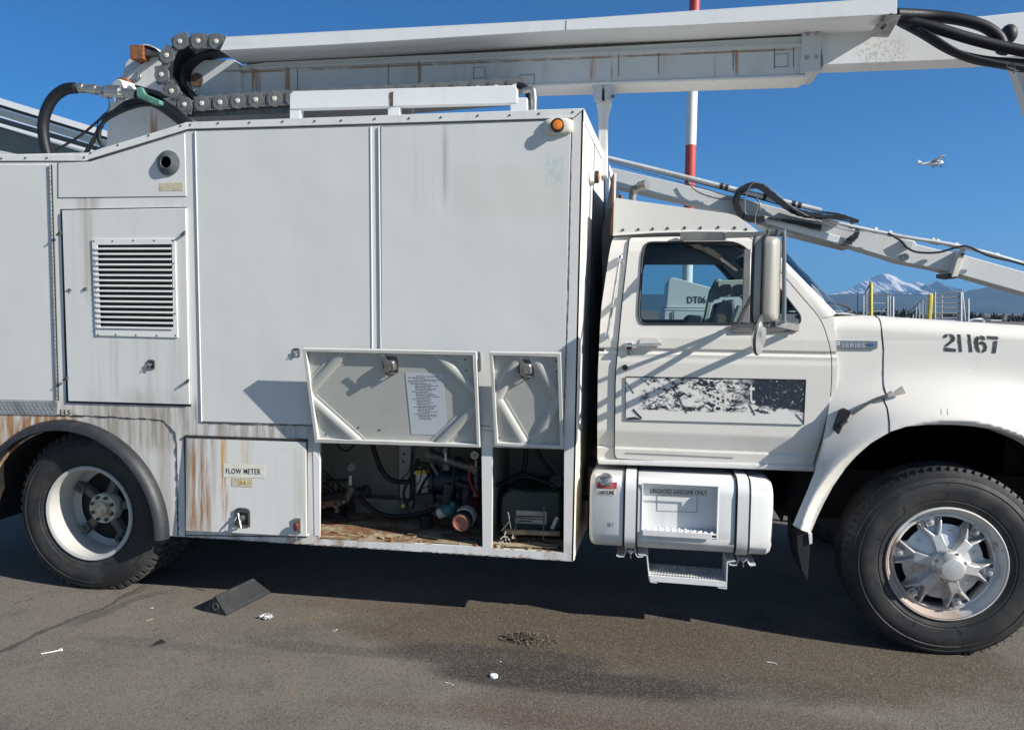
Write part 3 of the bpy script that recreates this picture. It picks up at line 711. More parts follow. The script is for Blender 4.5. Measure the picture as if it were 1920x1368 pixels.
    flat([(1434, 411), (1405, 410), (1388, 400), (1380, 380), (1385, 362), (1402, 350), (1420, 348), (1436, 357), (1462, 378), (1486, 394), (1510, 402), (1540, 406)], 12, 'drag_chain', M_['chainblack'])
    flat([(1440, 409), (1480, 415), (1540, 427)], (3, 11), 'drag_chain', M_['chainblack'])
    flat([(1540, 398), (1570, 402), (1595, 410), (1610, 416)], (4, 7), 'cable_bundle', M_['chainblack'], -.02)
    flat([(1480, 390), (1510, 398), (1540, 404), (1565, 406), (1590, 410)], (6, 4), 'cable_bundle', M_['chainblack'], -.14)
    for k_ in range(6): pipe([(1478+k_*3, 388+k_*2), (1510, 398+k_*1.5), (1545+k_*4, 405+k_), (1580+k_*5, 412+k_)], .007, 'cable', M_['hose'], -.15-.01*k_)
    flat([(1608, 430), (1604, 442), (1592, 452), (1590, 458)], (8, 16), 'cable_bundle', M_['chainblack'])
    pipe([(1408, 400), (1398, 400), (1398, 370), (1410, 345), (1425, 344), (1445, 352), (1480, 384), (1530, 412), (1590, 432), (1625, 433)], .0045, 'thin_cable', M_['steel'], -.2)
    pipe([(1418, 372), (1424, 380), (1418, 398), (1417, 420), (1432, 418)], .0035, 'thin_cable', M_['steel'], -.2)
    pipe([(1665, 437), (1690, 452), (1702, 465), (1722, 473), (1760, 473), (1800, 462), (1820, 464), (1850, 478), (1880, 486), (1940, 502), (2300, 610)], .010, 'black_cable', M_['hose'], -.22)
    pipe([(1420, 410), (1425, 385), (1418, 372)], .008, 'bracket_rod', M_['greybar'], -.13)
    m = MB(); m.pp(roundpoly([(1800, 468), (1811, 468), (1796, 518), (1784, 520)], 3), YB-.1, .36); br = m.build('boom_saddle', M_['decal'], bm_, bev=.004)
    m = MB(); m.pp([(1777, 512), (1795, 515), (1793, 522), (1777, 519)], YB-.08, .3); m.build('saddle_pad', M_['rubber'], br)
    m = MB(); m.cyl(P(1805, 477, YB-.12), P(1805, 477, YB-.09), .015, 12); m.build('bolt', M_['darksteel'], br)
    m = MB(); c = P(1695, 482, YB); m.lathe((c.x, YB-.03, c.z), [(.001, 0), (.034, 0), (.034, .03)], 20); m.build('pivot_pin', M_['steel'], bm_)
    m = MB(); m.pp(roundpoly([(1690, 449), (1714, 453), (1709, 466), (1698, 462)], 3), YB-.05, .05); m.build('lug_plate', pw, bm_, bev=.003)
    # mast holding the boom (stands behind the box body)
    m = MB(); m.pp([(1060, 300), (1150, 318), (1150, 700), (1060, 700)], YB+.05, .2); m.build('boom_base', wp, t)
neighbour()
# ================================================================ THE TRUCK
TR = thing('service_truck', (-1.2, 1.22, 0), 'white utility service truck with rusty box body, folded boom and number 21167', 'truck')
def scr(m, pts, Y=0, r=.008, h=.005, axis=(0, -1, 0)):
    for x, y in pts: p = P(x, y, Y); m.dome((p.x, p.y, p.z), r, h, axis, 8)
def seam(px, Y=-.001, r=.003, mat='seam', parent=None, name='seam', closed=False, wob=0):
    pts = PL(px, Y)
    if wob:
        q = []
        for a, b in zip(pts, pts[1:]):
            n = max(2, int((b-a).length/.02))
            for i in range(n): v = a.lerp(b, i/n)+Vector((random.uniform(-wob, wob), 0, random.uniform(-wob, wob))); q.append(v)
        pts = q+[pts[-1]]
    rr = r if not wob else [max(.001, r*random.uniform(.3, 1.5)) for _ in pts]
    m = MB(); m.tube(pts, rr, 6, closed); return m.build(name, M_[mat], parent)
# --- body shell ---
arch = [(-3.62+.64*cos(a), .42+.64*sin(a)) for a in [radians(-1+182*i/36) for i in range(37)]]
zt = P(0, 290).z
op1 = [P(599, 828), P(903, 836), P(905, 1025), P(598, 1010)]
op2 = [P(923, 838), P(1058, 842), P(1057, 1036), P(922, 1028)]
so_ = [(-4.95, zt), (P(165, 290).x, zt), (P(350, 230).x, 2.956), (-.362, 2.962), (-.377, .409), (-2.83, .409)]
outer = [(x, 0, z) for x, z in so_]+[(-2.83, 0, .405)]
outer = [(x, 0, z) for x, z in so_[:5]]+[(x, 0, z) for x, z in [(arch[0][0], .409)]]+[(x, 0, z) for x, z in arch[1:-1]]+[(arch[-1][0], 0, .409), (-4.95, 0, .409)]
m = MB(); m.holes(outer, [[(p.x, 0, p.z) for p in op1], [(p.x, 0, p.z) for p in op2]], .025)
BODY = m.build('box_body', M_['body'], TR, smooth=20)
# roof, front, far side, rear, underside and arch liner
m = MB()
a, b, c, d = [Vector((x, 0, z)) for x, z in ((-4.95, zt), (P(165, 290).x, zt), (P(350, 230).x, 2.956), (-.362, 2.962))]
W2 = 2.44
for p, q in ((a, b), (b, c), (c, d)): m.prism([p+Vector((0, .002, -.003)), q+Vector((0, .002, -.003)), q+Vector((0, .002, -.025)), p+Vector((0, .002, -.025))], (0, W2, 0))
m.prism([(-4.95, .026, .42), (-4.95, W2, .42), (-4.95, W2, zt-.03), (-4.95, .026, zt-.03)], (.02, 0, 0))
m.prism([(-4.93, W2-.02, 1.1), (-.34, W2-.02, 1.1), (-.34, W2-.02, 2.93), (-2.7, W2-.02, 2.93), (-3.4, W2-.02, zt-.03), (-4.93, W2-.02, zt-.03)], (0, .02, 0))
m.prism([(-2.9, W2-.02, .41), (-.34, W2-.02, .41), (-.34, W2-.02, 1.1), (-2.9, W2-.02, 1.1)], (0, .02, 0))
m.box(-2.95, -.385, .027, W2-.02, .412, .432)
m.box(-4.94, -2.95, .027, W2-.02, 1.12, 1.14)
m.box(-2.97, -2.95, .027, W2-.02, .412, 1.12)
m.build('roof_and_floor', M_['white'], BODY, smooth=0)
# front wall: runs slightly forward towards the middle
m = MB(); ft = [(-.377, .409), (-.362, 2.962)]
m.loft([[(-.377, .003, .412), (-.31, 1.8, .412), (-.31, W2, .412), (-.33, W2, .412), (-.33, 1.8, .412), (-.397, .003, .412)],
        [(-.362, .003, 2.955), (-.30, 1.8, 2.955), (-.30, W2, 2.955), (-.32, W2, 2.955), (-.32, 1.8, 2.955), (-.382, .003, 2.955)]])
FRONT = m.build('front_wall', M_['front_face'], BODY, smooth=20)
def Fp(y, z, off=0): t = (z-.41)/2.55; return Vector((lerp(-.377, -.362, t)+y*.0365+off, y, z))
m = MB(); m.tube([Fp(.62, 2.94), Fp(.62, .45)], .003, 6); m.tube([Fp(1.4, 2.94), Fp(1.4, .45)], .003, 6); m.build('seam', M_['seam'], FRONT)
m = MB(); m.loft([[Fp(0, z, .0), Fp(.045, z, .004), Fp(.045, z, .001), Fp(0, z, -.01)] for z in (.41, 2.96)]); m.build('corner_trim', M_['cream'], FRONT)
m = MB(); m.loft([[Fp(y, 2.965, .004), Fp(y, 2.90, .004), Fp(y, 2.90, .0), Fp(y, 2.965, 0)] for y in (0, W2)]); m.build('top_trim', M_['white'], FRONT)
# --- trim and panels on the side ---
m = MB()
m.pp([(-150, 291), (-150, 302), (160, 302), (166, 300), (165, 289)], -.005, .01); m.pp([(165, 289), (166, 299), (352, 242), (350, 229)], -.0055, .01); m.pp([(350, 229), (352, 242), (1076, 221), (1094, 203)], -.005, .01)
TRIM = m.build('roof_trim', M_['white'], BODY, bev=.002)
m = MB(); scr(m, [(3, 297), (48, 296), (88, 296), (158, 295), (170, 287), (221, 272), (279, 254), (339, 236), (357, 234), (409, 231), (468, 230), (530, 228), (590, 227), (640, 226), (703, 223), (767, 222), (827, 220), (896, 217), (956, 216), (1011, 213), (1074, 210)], -.005, .0065, .005); m.build('screws', M_['darksteel'], TRIM)
seam([(168, 301), (353, 244), (1074, 223)], -.002, .003, 'seam', BODY); seam([(-100, 303), (166, 302), (167, 296)], -.002, .003, 'seam', BODY); seam([(1077, 221), (1093, 206)], -.008, .002, 'seam', BODY)
PANELS = [[(-120, 309), (90, 308), (103, 751), (-120, 748)], [(109, 305), (169, 303), (346, 250), (349, 368), (109, 371)],
          [(366, 246), (694, 238), (699, 799), (378, 790)], [(714, 238), (1071, 226), (1056, 812), (716, 800)]]
for i, pl in enumerate(PANELS):
    m = MB(); m.pp(pl, -.004, .006); o = m.build('side_panel', M_['panel'] if i else M_['panel'], BODY, bev=.0025)
    if i: seam(pl, -.001, .0024, 'seam', BODY, closed=True)
seam([(366, 246), (378, 790)], -.0045, .004, 'panel', BODY, 'bead'); seam([(695, 238), (698, 654)], -.0045, .004, 'panel', BODY, 'bead'); seam([(710, 238), (714, 654)], -.0045, .004, 'panel', BODY, 'bead')
seam([(1073, 225), (1066, 560), (1056, 835)], -.001, .0016, 'brownseam', BODY, wob=.0012)
seam([(378, 791), (480, 795), (585, 798)], -.003, .0028, 'brownseam', BODY, wob=.002); seam([(897, 797), (920, 799)], -.003, .003, 'brownseam', BODY, wob=.002)
seam([(107, 778), (200, 781), (303, 787), (309, 791), (327, 812), (331, 830), (334, 1003)], -.002, .0035, 'seam', BODY, wob=.003)
seam([(345, 1005), (460, 1012), (1060, 1050)], .001, .002, 'brownseam', BODY, wob=.002)
# piano hinge
m = MB()
for i in range(56):
    t0, t1 = i/56, (i+.82)/56; f = lambda t: P(lerp(93, 106.5, t), lerp(309, 750, t), -.008)
    m.cyl(f(t0), f(t1), .0065, 8)
m.build('piano_hinge', M_['steel'], BODY); seam([(97, 309), (110, 750)], -.001, .004, 'seam', BODY)
# diamond plate strip
m = MB(); m.pp([(-100, 750), (107, 753), (107, 778), (-100, 775)], -.006, .008)
for i in range(-12, 14):
    for j in range(3):
        x = i*8+(j % 2)*4+6; y = 757+j*7+i*.02
        if x < 100: p = P(x, y, -.006); q = P(x+4, y+4, -.006); m.bar(p, q, .004, .004, (0, 1, 0))
m.build('tread_plate', M_['plate'], BODY, smooth=0)
# vertical trim between door columns (raised sealant bead) + sill
text('number_letters', '115', [(114, 776), (132, 777), (132, 768), (114, 767)], -.001, M_['letter'], BODY, bold=-.01, spacing=1.3)
# --- blower port ---
pc = P(317, 306)
m = MB(); m.lathe((pc.x, -.004, pc.z), [(.075, 0), (.075, -.008), (.07, -.010), (.045, -.03), (.036, -.032), (.034, -.03), (.034, .02), (.001, .02)], 32, (0, 1, 0)); PORT = m.build('vent_port', M_['port'], BODY)
m = MB(); m.lathe((pc.x, -.03, pc.z), [(.001, 0), (.032, 0)], 24, (0, 1, 0)); m.build('port_hole', M_['black'], PORT)
m = MB(); m.pp([(299, 343), (343, 342), (343, 358), (299, 358)], -.0055, .002); m.build('faded_sticker', M_['decal_y'], BODY)
# --- marker lights ---
def marker(c, n, side, par, ys=1):
    n = Vector(n).normalized(); s_ = Vector(side).normalized(); up = Vector((0, 0, 1)); c = Vector(c)
    def pt(a, b, d): return c+s_*a+up*b+n*d
    sh = roundpoly([(-.085, -.03), (-.05, -.045), (.05, -.045), (.085, -.03), (.085, .03), (.05, .045), (-.05, .045), (-.085, .03)], .02, 3)
    m = MB(); m.loft([[pt(x*k, y*k, d) for x, y in sh] for k, d in ((1, 0), (1, .008), (.82, .022), (.6, .026))]); o = m.build('marker_light', M_['decal'], par)
    m = MB(); m.lathe(pt(0, 0, .018), [(.036, 0), (.038, .03), (.031, .034), (.031, .02)], 24, n); m.build('lamp_bezel', M_['rubber'], o)
    m = MB(); m.lathe(pt(0, 0, .02), [(.031, 0), (.031, .026), (.024, .034), (.001, .038)], 24, n); m.build('lens', M_['amber'], o)
    m = MB()
    for a in (-.068, .068): m.dome(pt(a, 0, .012), .007, .005, n, 8)
    m.build('screws', M_['darksteel'], o); return o
lc = P(1047, 238, -.005); marker((lc.x, -.005, lc.z), (0, -1, 0), (1, 0, 0), BODY)
marker(Fp(.42, 2.66, .002), (1, -.036, 0), (.036, 1, 0), BODY)
# --- louvred door ---
m = MB(); dl = [(113, 392), (350, 388), (358, 762), (124, 755)]
m.pp(dl, -.001, .002); DBK = m.build('door_gap', M_['seam'], BODY)
D = [P(x, y, -.016) for x, y in [(116, 394), (348, 390), (355, 758), (128, 752)]]
g0, g1 = P(181, 458, -.016), P(323, 457, -.016); g2, g3 = P(327, 622, -.016), P(187, 620, -.016)
m = MB(); m.holes(D, [[g0, g1, g2, g3]], .016); LDOOR = m.build('louvred_door', paint('louvred door paint', (.625, .63, .615), .38, [((.26, .22, .17), -3.42, -2.8, 1.2, 1.32, dict(sx=6, sz=3, lo=.35, hi=.8, soft=.1, szf=.06, st=.6)), ((.3, .26, .2), -3.47, -3.38, 1.9, 2.5, dict(sx=45, sz=1.0, lo=.3, hi=.65, soft=.03, szf=.1, st=.5)), ((.34, .32, .28), -3.4, -2.8, 1.25, 1.72, dict(sx=22, sz=1.0, lo=.42, hi=.8, soft=.1, st=.45))], .2), BODY, bev=.003)
fo = [P(x, y, -.024) for x, y in [(172, 448), (328, 447), (333, 633), (179, 629)]]
m = MB(); m.holes(fo, [[P(x, y, -.024) for x, y in [(182, 459), (322, 458), (325, 618), (188, 616)]]], .008); GR = m.build('louvre_grille', M_['white'], LDOOR, bev=.0015)
m = MB(); m.pp([(178, 455), (326, 455), (328, 625), (184, 623)], .03, .003); m.build('grille_back', M_['black'], GR)
x0, x1 = P(183, 540, -.01).x, P(325, 540, -.01).x
m = MB(); zt_, zb_ = P(250, 459, -.02).z, P(250, 617, -.02).z; N_ = 16
for i in range(N_):
    za = lerp(zt_, zb_, (i+.10)/N_); zb = lerp(zt_, zb_, (i+.92)/N_); zm = lerp(zt_, zb_, (i+.42)/N_)
    sh = lerp(.01, 0, i/N_)
    m.loft([[(x, .022, zm-.003), (x, -.030, zm-.004), (x, -.031, zb+.001), (x, -.0275, zb), (x, -.0275, zm-.007), (x, .022, zm-.006)] for x in (x0+sh*.0+(.003*i/N_), x1+(.003*i/N_))])
m.build('louvre_slats', M_['white'], GR, smooth=20)
m = MB(); scr(m, [(176, 452), (211, 452), (250, 451), (289, 451), (324, 451), (178, 493), (180, 540), (181, 585), (184, 627), (217, 627), (255, 628), (294, 629), (329, 629), (325, 494), (326, 541), (328, 588)], -.024, .0055, .003); m.build('screws', M_['darksteel'], GR)
m = MB()
for x, y in ((114, 438), (346, 438), (126, 709), (353, 714)):
    p = P(x, y, -.02); m.cyl(p, p+Vector((0, -.018, 0)), .009, 10); m.bar(p+Vector((-.016, -.018, -.012)), p+Vector((.016, -.018, .012)), .012, .008)
m.build('turn_fastener', M_['darksteel'], LDOOR)
m = MB()
for x, y in ((131, 543), (160, 541)):
    for _ in range(5):
        p = P(x+random.uniform(-4, 4), y+random.uniform(-3, 3), -.017); q = P(x+random.uniform(-5, 5), y+random.uniform(-4, 4), -.024); m.bar(p, q, .004, .004)
m.build('broken_clips', M_['darksteel'], LDOOR)
# --- latches ---
def latch(x, y, sc, Y, par, name='latch', mat='darksteel', lever=(-.3, -.4)):
    c = P(x, y, Y); k = sc
    m = MB(); sh = roundpoly([(-.045, .045), (-.02, .055), (.02, .055), (.045, .045), (.045, -.05), (-.045, -.05)], .01, 3)
    m.holes([(c.x+a*k, Y, c.z+b*k) for a, b in sh], [[(c.x+a*k, Y, c.z+b*k) for a, b in rrect(-.033, -.038, .033, .03, .008, 2)]], -.007)
    o = m.build(name, M_[mat], par, bev=.001)
    m = MB(); m.prism([(c.x+a*k, Y-.001, c.z+b*k) for a, b in rrect(-.034, -.039, .034, .032, .008, 2)], (0, .001, 0)); m.build('latch_cup', M_['black'], o)
    m = MB(); m.cyl((c.x, Y, c.z), (c.x, Y-.02*k, c.z), .016*k, 14); m.cyl((c.x, Y-.02*k, c.z), (c.x, Y-.022*k, c.z), .01*k, 12)
    m.bar((c.x-.02*k, Y-.016, c.z+.028*k), (c.x+.004*k, Y-.028*k, c.z-.05*k), .008*k, .008*k); m.bar((c.x-.045*k, Y-.006, c.z-.04*k), (c.x-.01*k, Y-.01, c.z-.01*k), .014*k, .008*k)
    m.build('latch_lever', M_['steel'], o)
    m = MB(); m.tube([(c.x-.03*k, Y-.006, c.z+.02*k), (c.x-.03*k, Y-.03*k, c.z-.01*k), (c.x-.06*k, Y-.03*k, c.z-.045*k), (c.x+.0*k, Y-.012*k, c.z-.045*k)], .0045*k, 6); m.build('latch_wire', M_['steel'], o)
    return o
latch(284, 683, .55, -.017, LDOOR); latch(556, 661, .50, -.001, BODY, 'keeper_latch')
# --- flow meter door (hinged at the top, resting slightly ajar at the bottom) ---
seam([(346, 818), (348, 1003), (575, 1006), (576, 826)], -.001, .004, 'seam', BODY)
m = MB(); fd = [(347, 820), (575, 827), (575, 1004), (348, 999)]
tl, tr_, br_, bl = P(350, 822, -.012), P(573, 829, -.012), P(574, 1005, -.045), P(348, 1001, -.045)
bl = P(348, 994, -.04); br_ = P(574, 1005, -.04)
m.loft([[tl, tr_, br_, bl], [p+Vector((0, .012, .004)) for p in (tl, tr_, br_, bl)]])
m.loft([[tl+Vector((0, .01, 0)), bl+Vector((0, .01, 0)), bl+Vector((0, .03, 0)), tl+Vector((0, .011, 0))], [p+Vector((.004, 0, 0)) for p in (tl+Vector((0, .01, 0)), bl+Vector((0, .01, 0)), bl+Vector((0, .03, 0)), tl+Vector((0, .011, 0)))]])
m.bar(bl+Vector((0, .03, 0)), br_+Vector((0, .03, 0)), .03, .006)
FM = m.build('flow_meter_door', M_['door_low'], BODY, bev=.003)
def fmY(z): return lerp(-.012, -.042, (tl.z-z)/(tl.z-bl.z))
ff = lambda x, z: fmY(z)
def fpoly(px, d=.001): return [Vector((p.x, ff(p.x, p.z)-d, p.z)) for p in (S(x, y, ff) for x, y in px)]
m = MB(); m.prism(fpoly([(419, 869), (497, 872), (497, 896), (419, 894)], .0012), (0, .001, 0)); o = m.build('door_decal', M_['decal'], FM)
text('letters', 'FLOW METER', [(424, 887), (489, 889), (489, 878.5), (424, 877.5)], 0, M_['letter'], o, off=-.0025, bold=.002, f=ff, spacing=1.08)
m = MB(); m.prism(fpoly([(435, 896), (474, 897), (474, 913), (435, 911)], .0012), (0, .001, 0)); o = m.build('door_decal', M_['decal_y'], FM)
text('letters', '(PF', [(448, 910), (463, 910), (463, 901), (448, 901)], 0, M_['yellow'], o, off=-.0025, bold=.01, f=ff)
c = S(455, 970, ff); latch(455, 970, 1.12, ff(c.x, c.z)-.002, FM)
m = MB(); m.tube([P(347, 817, -.01), P(577, 825, -.01)], .007, 8); m.build('hinge_rod', M_['seam'], FM)
m = MB(); p = P(558, 985, -.045); m.box(p.x-.02, p.x+.02, -.05, -.03, p.z-.045, p.z+.045); HP = m.build('hasp', M_['steel'], FM, bev=.002)
m = MB(); m.sphere(p+Vector((0, -.02, -.0)), .018, 10, (1, .8, 1.5)); m.build('rusty_turn_key', M_['redrust'], HP); m = MB(); m.bar(p+Vector((0, -.02, -.02)), p+Vector((.002, -.025, -.09)), .007, .007); m.build('hasp_tongue', M_['steel'], HP)
# small bright door return seen right of the flow meter door
m = MB(); m.pp([(587, 842), (599, 862), (600, 1005), (590, 1003)], -.003, .004); m.build('sill_edge', M_['white'], BODY)
# --- raised flaps ---
def flap(tlx, trx, blx, brx, latchpx, paper=None):
    YT = -.15
    TL, TRt, BL, BR = P(*tlx, YT), P(*trx, YT), P(*blx, -.033), P(*brx, -.033)
    n = (TRt-TL).cross(BL-TL).normalized()
    if n.y > 0: n = -n                                     # towards the camera
    def q(u, v, d=0): return (TL*(1-u)+TRt*u)*(1-v)+(BL*(1-u)+BR*u)*v+n*d
    W = (TRt-TL).length; H = (BL-TL).length
    def poly(m, pts, d0, d1): m.loft([[q(u, v, d0) for u, v in pts], [q(u, v, d1) for u, v in pts]])
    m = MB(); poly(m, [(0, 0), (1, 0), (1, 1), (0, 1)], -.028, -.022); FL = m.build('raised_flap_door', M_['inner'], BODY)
    e, f = .018/W, .018/H
    m = MB(); dp = .006
    for pts in (((0, 0), (1, 0), (1-e, f), (e, f)), ((1, 0), (1, 1), (1-e, 1-f), (1-e, f)), ((1, 1), (0, 1), (e, 1-f), (1-e, 1-f)), ((0, 1), (0, 0), (e, f), (e, 1-f))):
        poly(m, pts, -.022, dp)
    m.build('flap_frame', M_['frame'], FL, bev=.002)
    uu_ = (TRt-TL).normalized(); vv_ = (TL-BL).normalized()
    m = MB(); r = .022; sx = .13/W if W > .6 else .16/W*1.0
    ax, ay = (.24 if W > .6 else .40), (.42 if W > .6 else .52)
    for (u0, v0), (u1, v1) in (((e, ay), (ax, f)), ((1-ax, f), (1-e, ay)), ((e, 1-ay), (ax*1.02, 1-f)), ((1-ax, 1-f), (1-e, 1-ay))):
        m = MB(); A, B = q(u0, v0, -.018), q(u1, v1, -.018); t = (B-A).normalized(); s2 = t.cross(n)
        ring = []
        for P_, fix in ((A, 'u' if u0 in (e, 1-e) else 'v'), (B, 'u' if u1 in (e, 1-e) else 'v')):
            ax_ = uu_ if fix == 'u' else vv_; rr_ = []
            for so_f, h in [(.046, -.004), (.046, 0)]+[(.030*cos(a), .014*sin(a)) for a in [pi*k/8 for k in range(9)]]+[(-.046, 0), (-.046, -.004)]:
                off = s2*so_f; rr_.append(P_+off-t*(off.dot(ax_)/t.dot(ax_))+n*h)
            ring.append(rr_)
        m.loft(ring); m.build('stiffener', M_['inner'], FL)
    # inside latch mechanism
    cu, cv = latchpx; c = q(cu, cv, -.02)
    uu = (TRt-TL).normalized(); vv = (TL-BL).normalized()
    def l(a, b, d): return c+uu*a+vv*b+n*d
    m = MB(); m.loft([[l(a, b, d) for a, b in rrect(-.045, -.045, .045, .05, .01, 3)] for d in (0, .004)]); LT = m.build('latch', M_['darksteel'], FL)
    m = MB(); m.loft([[l(a*k, b*k, d) for a, b in rrect(-.032, -.03, .036, .034, .012, 3)] for k, d in ((1, .004), (.95, .03), (.8, .036))]); m.build('latch_box', M_['steel'], LT)
    m = MB(); m.cyl(l(-.01, -.015, .03), l(-.01, -.015, .05), .018, 14); m.bar(l(.01, .0, .045), l(-.03, .07, .05), .022, .006, n); m.bar(l(-.04, -.03, .02), l(.03, -.045, .02), .008, .008); m.build('latch_lever', M_['steel'], LT)
    m = MB(); m.tube([l(-.04, -.035, .01), l(-.005, -.065, .02), l(.04, -.04, .01)], .004, 6); m.build('latch_wire', M_['darksteel'], LT)
    if paper:
        u0, v0, u1, v1 = paper
        m = MB(); poly(m, [(u0, v0), (u1, v0), (u1+.006, v1-.005), (u0+.006, v1-.005)], -.0215, -.0205); PA = m.build('instruction_sheet', M_['paper'], FL)
        m = MB(); rnd = random.Random(2); rows = 29
        for k in range(rows):
            v = lerp(v0+.03, v1-.16, k/rows); ind = 0 if k in (1, 3, 4) else (.012 if k % 5 == 0 else .035); L_ = rnd.uniform(.08, .13) if k not in (2, 3) else rnd.uniform(.16, .2)
            if k == 0: ind = .05; L_ = .13
            u = u0+.012+ind+.018*(v-v0)/(v1-v0)
            while L_ > .01:
                wl = rnd.uniform(.008, .026); m.loft([[q(a, b, d) for a, b in ((u, v), (u+wl, v), (u+wl, v+.006), (u, v+.006))] for d in (-.0204, -.0200)]); u += wl+.004; L_ -= wl+.004
        m.build('printed_lines', M_['ink'], PA)
    m = MB()
    for u, v in ((.93, .09), (.935, .2), (.4, .86), (.27, .84), (.06, .93)): m.dome(q(u, v, -.022), .006, .004, n, 8)
    m.build('rivets', M_['darksteel'], FL)
    m = MB(); m.tube([q(0, 1.01, -.02), q(1, 1.01, -.02)], .007, 8); m.build('flap_hinge', M_['steel'], FL)
    return FL, q
FL1, q1 = flap((568, 653), (893, 660), (592, 828), (900, 838), (.50, .16), (.583, .24, .80, .90))
FL2, q2 = flap((918, 660), (1051, 662), (928, 835), (1056, 840), (.50, .17))
m = MB(); p = P(893, 672, -.01); m.box(p.x, p.x+.03, -.02, 0, p.z-.07, p.z+.04); m.build('flap_stay', M_['steel'], BODY, bev=.002)
# --- rear wheel flare ---
m = MB(); rings = []
for i in range(49):
    a = radians(-2+184*i/48); cx, cz = -3.62, .42
    pr = [(.70, -.002), (.705, -.012), (.685, -.055), (.665, -.075), (.645, -.078), (.640, -.070), (.648, -.04), (.645, 0.0)]
    rings.append([(cx+r*cos(a), y, cz+r*sin(a)-(.0)) for r, y in pr])
m.loft(rings); m.build('wheel_arch_flare', M_['flare'], BODY, smooth=60)
m = MB(); rings = [[(-3.62+r*cos(a), y, .42+r*sin(a)) for r, y in ((.66, .0), (.66, .75), (.655, .75), (.655, 0))] for a in [radians(-2+184*i/32) for i in range(33)]]; m.loft(rings); m.build('arch_liner', M_['darkmetal'], BODY)
m = MB(); m.prism([P(-30, 880, .3), P(0, 885, .3), P(9, 895, .3), P(18, 912, .3), P(17, 930, .3), P(-30, 945, .3)], (0, .25, 0)); m.build('rear_bracket', M_['white'], BODY)

# --- compartments ---
def comp(name, op, dep, z0, z1):
    x0, x1 = op[0].x-(.20 if 'pump' in name else .02), op[1].x+(.02 if 'pump' in name else .05)
    m = MB(); t = .008
    m.box(x0, x1, dep, dep+t, z0, z1); m.box(x0-t, x0, .026, dep, z0, z1); m.box(x1, x1+t, .026, dep, z0, z1); m.box(x0, x1, .026, dep, z1, z1+t)
    o = m.build(name, M_['liner'], TR, smooth=0)
    m = MB(); rnd = random.Random(3)
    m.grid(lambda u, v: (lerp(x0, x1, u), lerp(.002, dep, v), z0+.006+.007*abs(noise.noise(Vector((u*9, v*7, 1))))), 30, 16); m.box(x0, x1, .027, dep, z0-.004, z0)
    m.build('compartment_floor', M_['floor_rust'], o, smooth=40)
    return o
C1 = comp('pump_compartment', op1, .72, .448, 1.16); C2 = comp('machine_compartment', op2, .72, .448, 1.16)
def hose(px, Y, r, mat, par, name='hose', n=6):
    pts = [P(a[0], a[1], a[2] if len(a) > 2 else Y) for a in px]
    m = MB(); m.tube(spline(pts, n), r, 12); return m.build(name, M_[mat], par)
m = MB(); m.pp([(748, 822), (771, 824), (766, 975), (748, 970)], .66, .04); o = m.build('upright_post', M_['inner'], C1, bev=.003)
m = MB()
for x, y in ((757, 851), (756, 865)): p = P(x, y, .655); m.cyl(p, p+Vector((0, .006, 0)), .008, 10)
m.build('post_holes', M_['black'], o)
m = MB(); m.box(op1[0].x, op1[1].x, .6, .7, .46, .56); m.build('rear_ledge', M_['liner'], C1)
hose([(695, 822, .4), (705, 855), (717, 883), (738, 901), (776, 903)], .45, .017, 'hose', C1)
hose([(630, 826), (636, 838), (648, 845), (660, 838), (665, 828)], .3, .006, 'hose', C1)
hose([(672, 930), (690, 948), (712, 962), (745, 968), (790, 962), (815, 952)], .42, .016, 'hose', C1)
hose([(776, 903), (774, 885), (785, 870), (800, 869), (806, 878), (808, 890)], .42, .011, 'hose', C1)
hose([(776, 903), (774, 925), (765, 940), (758, 946)], .40, .008, 'hose', C1)
m = MB(); p = P(758, 946, .38); m.cyl(p, p+Vector((.0, -.03, 0)), .012, 10); m.build('hose_end', M_['yellow'], C1)
# left valve group
def cylp(a, b, Y, r, mat, name, par, n=16, Y2=None, r2=None): m = MB(); m.cyl(P(*a, Y), P(*b, Y if Y2 is None else Y2), r, n, r2); return m.build(name, M_[mat], par)
V = cylp((657, 890), (657, 918), .35, .016, 'steel', 'valve_stem', C1)
m = MB(); p = P(658, 875, .33); m.lathe(p, [(.001, -.012), (.026, -.012), (.026, .012), (.001, .012)], 20, (.6, -1, 0)); m.build('gauge', M_['darksteel'], V)
cylp((612, 903), (655, 900), .36, .014, 'darkmetal', 'pipe', V); cylp((600, 935), (660, 925), .36, .034, 'darkmetal', 'pipe', V); cylp((600, 945), (640, 940), .33, .026, 'brownseam', 'pipe', V)
cylp((648, 938), (662, 912), .34, .024, 'darksteel', 'valve_body', V)
m = MB(); p = P(685, 920, .34)
m.lathe(p, [(.03, -.012), (.04, 0), (.03, .012), (.02, .0)], 20, (.3, -1, 0), True); m.cyl(p, p+Vector((-.06, .04, .0)), .018, 12); m.build('handwheel', M_['black'], V)
for x, y in ((608, 948), (630, 948), (645, 939)): m = MB(); p = P(x, y, .31); m.sphere(p, .02, 8); m.build('fitting', M_['darksteel'], V)
m = MB(); m.pp([(600, 955), (640, 948), (645, 985), (600, 985)], .5, .1); m.build('lower_block', M_['darkmetal'], V, bev=.01)
# filter
FB = MB(); FB.pp([(778, 886), (804, 884), (804, 938), (780, 938)], .42, .09); FB = FB.build('filter_bowl', M_['hubcream'], C1, bev=.012)
m = MB(); m.pp([(774, 883), (806, 880), (806, 887), (775, 889)], .415, .1); m.build('filter_band', M_['yellow'], FB)
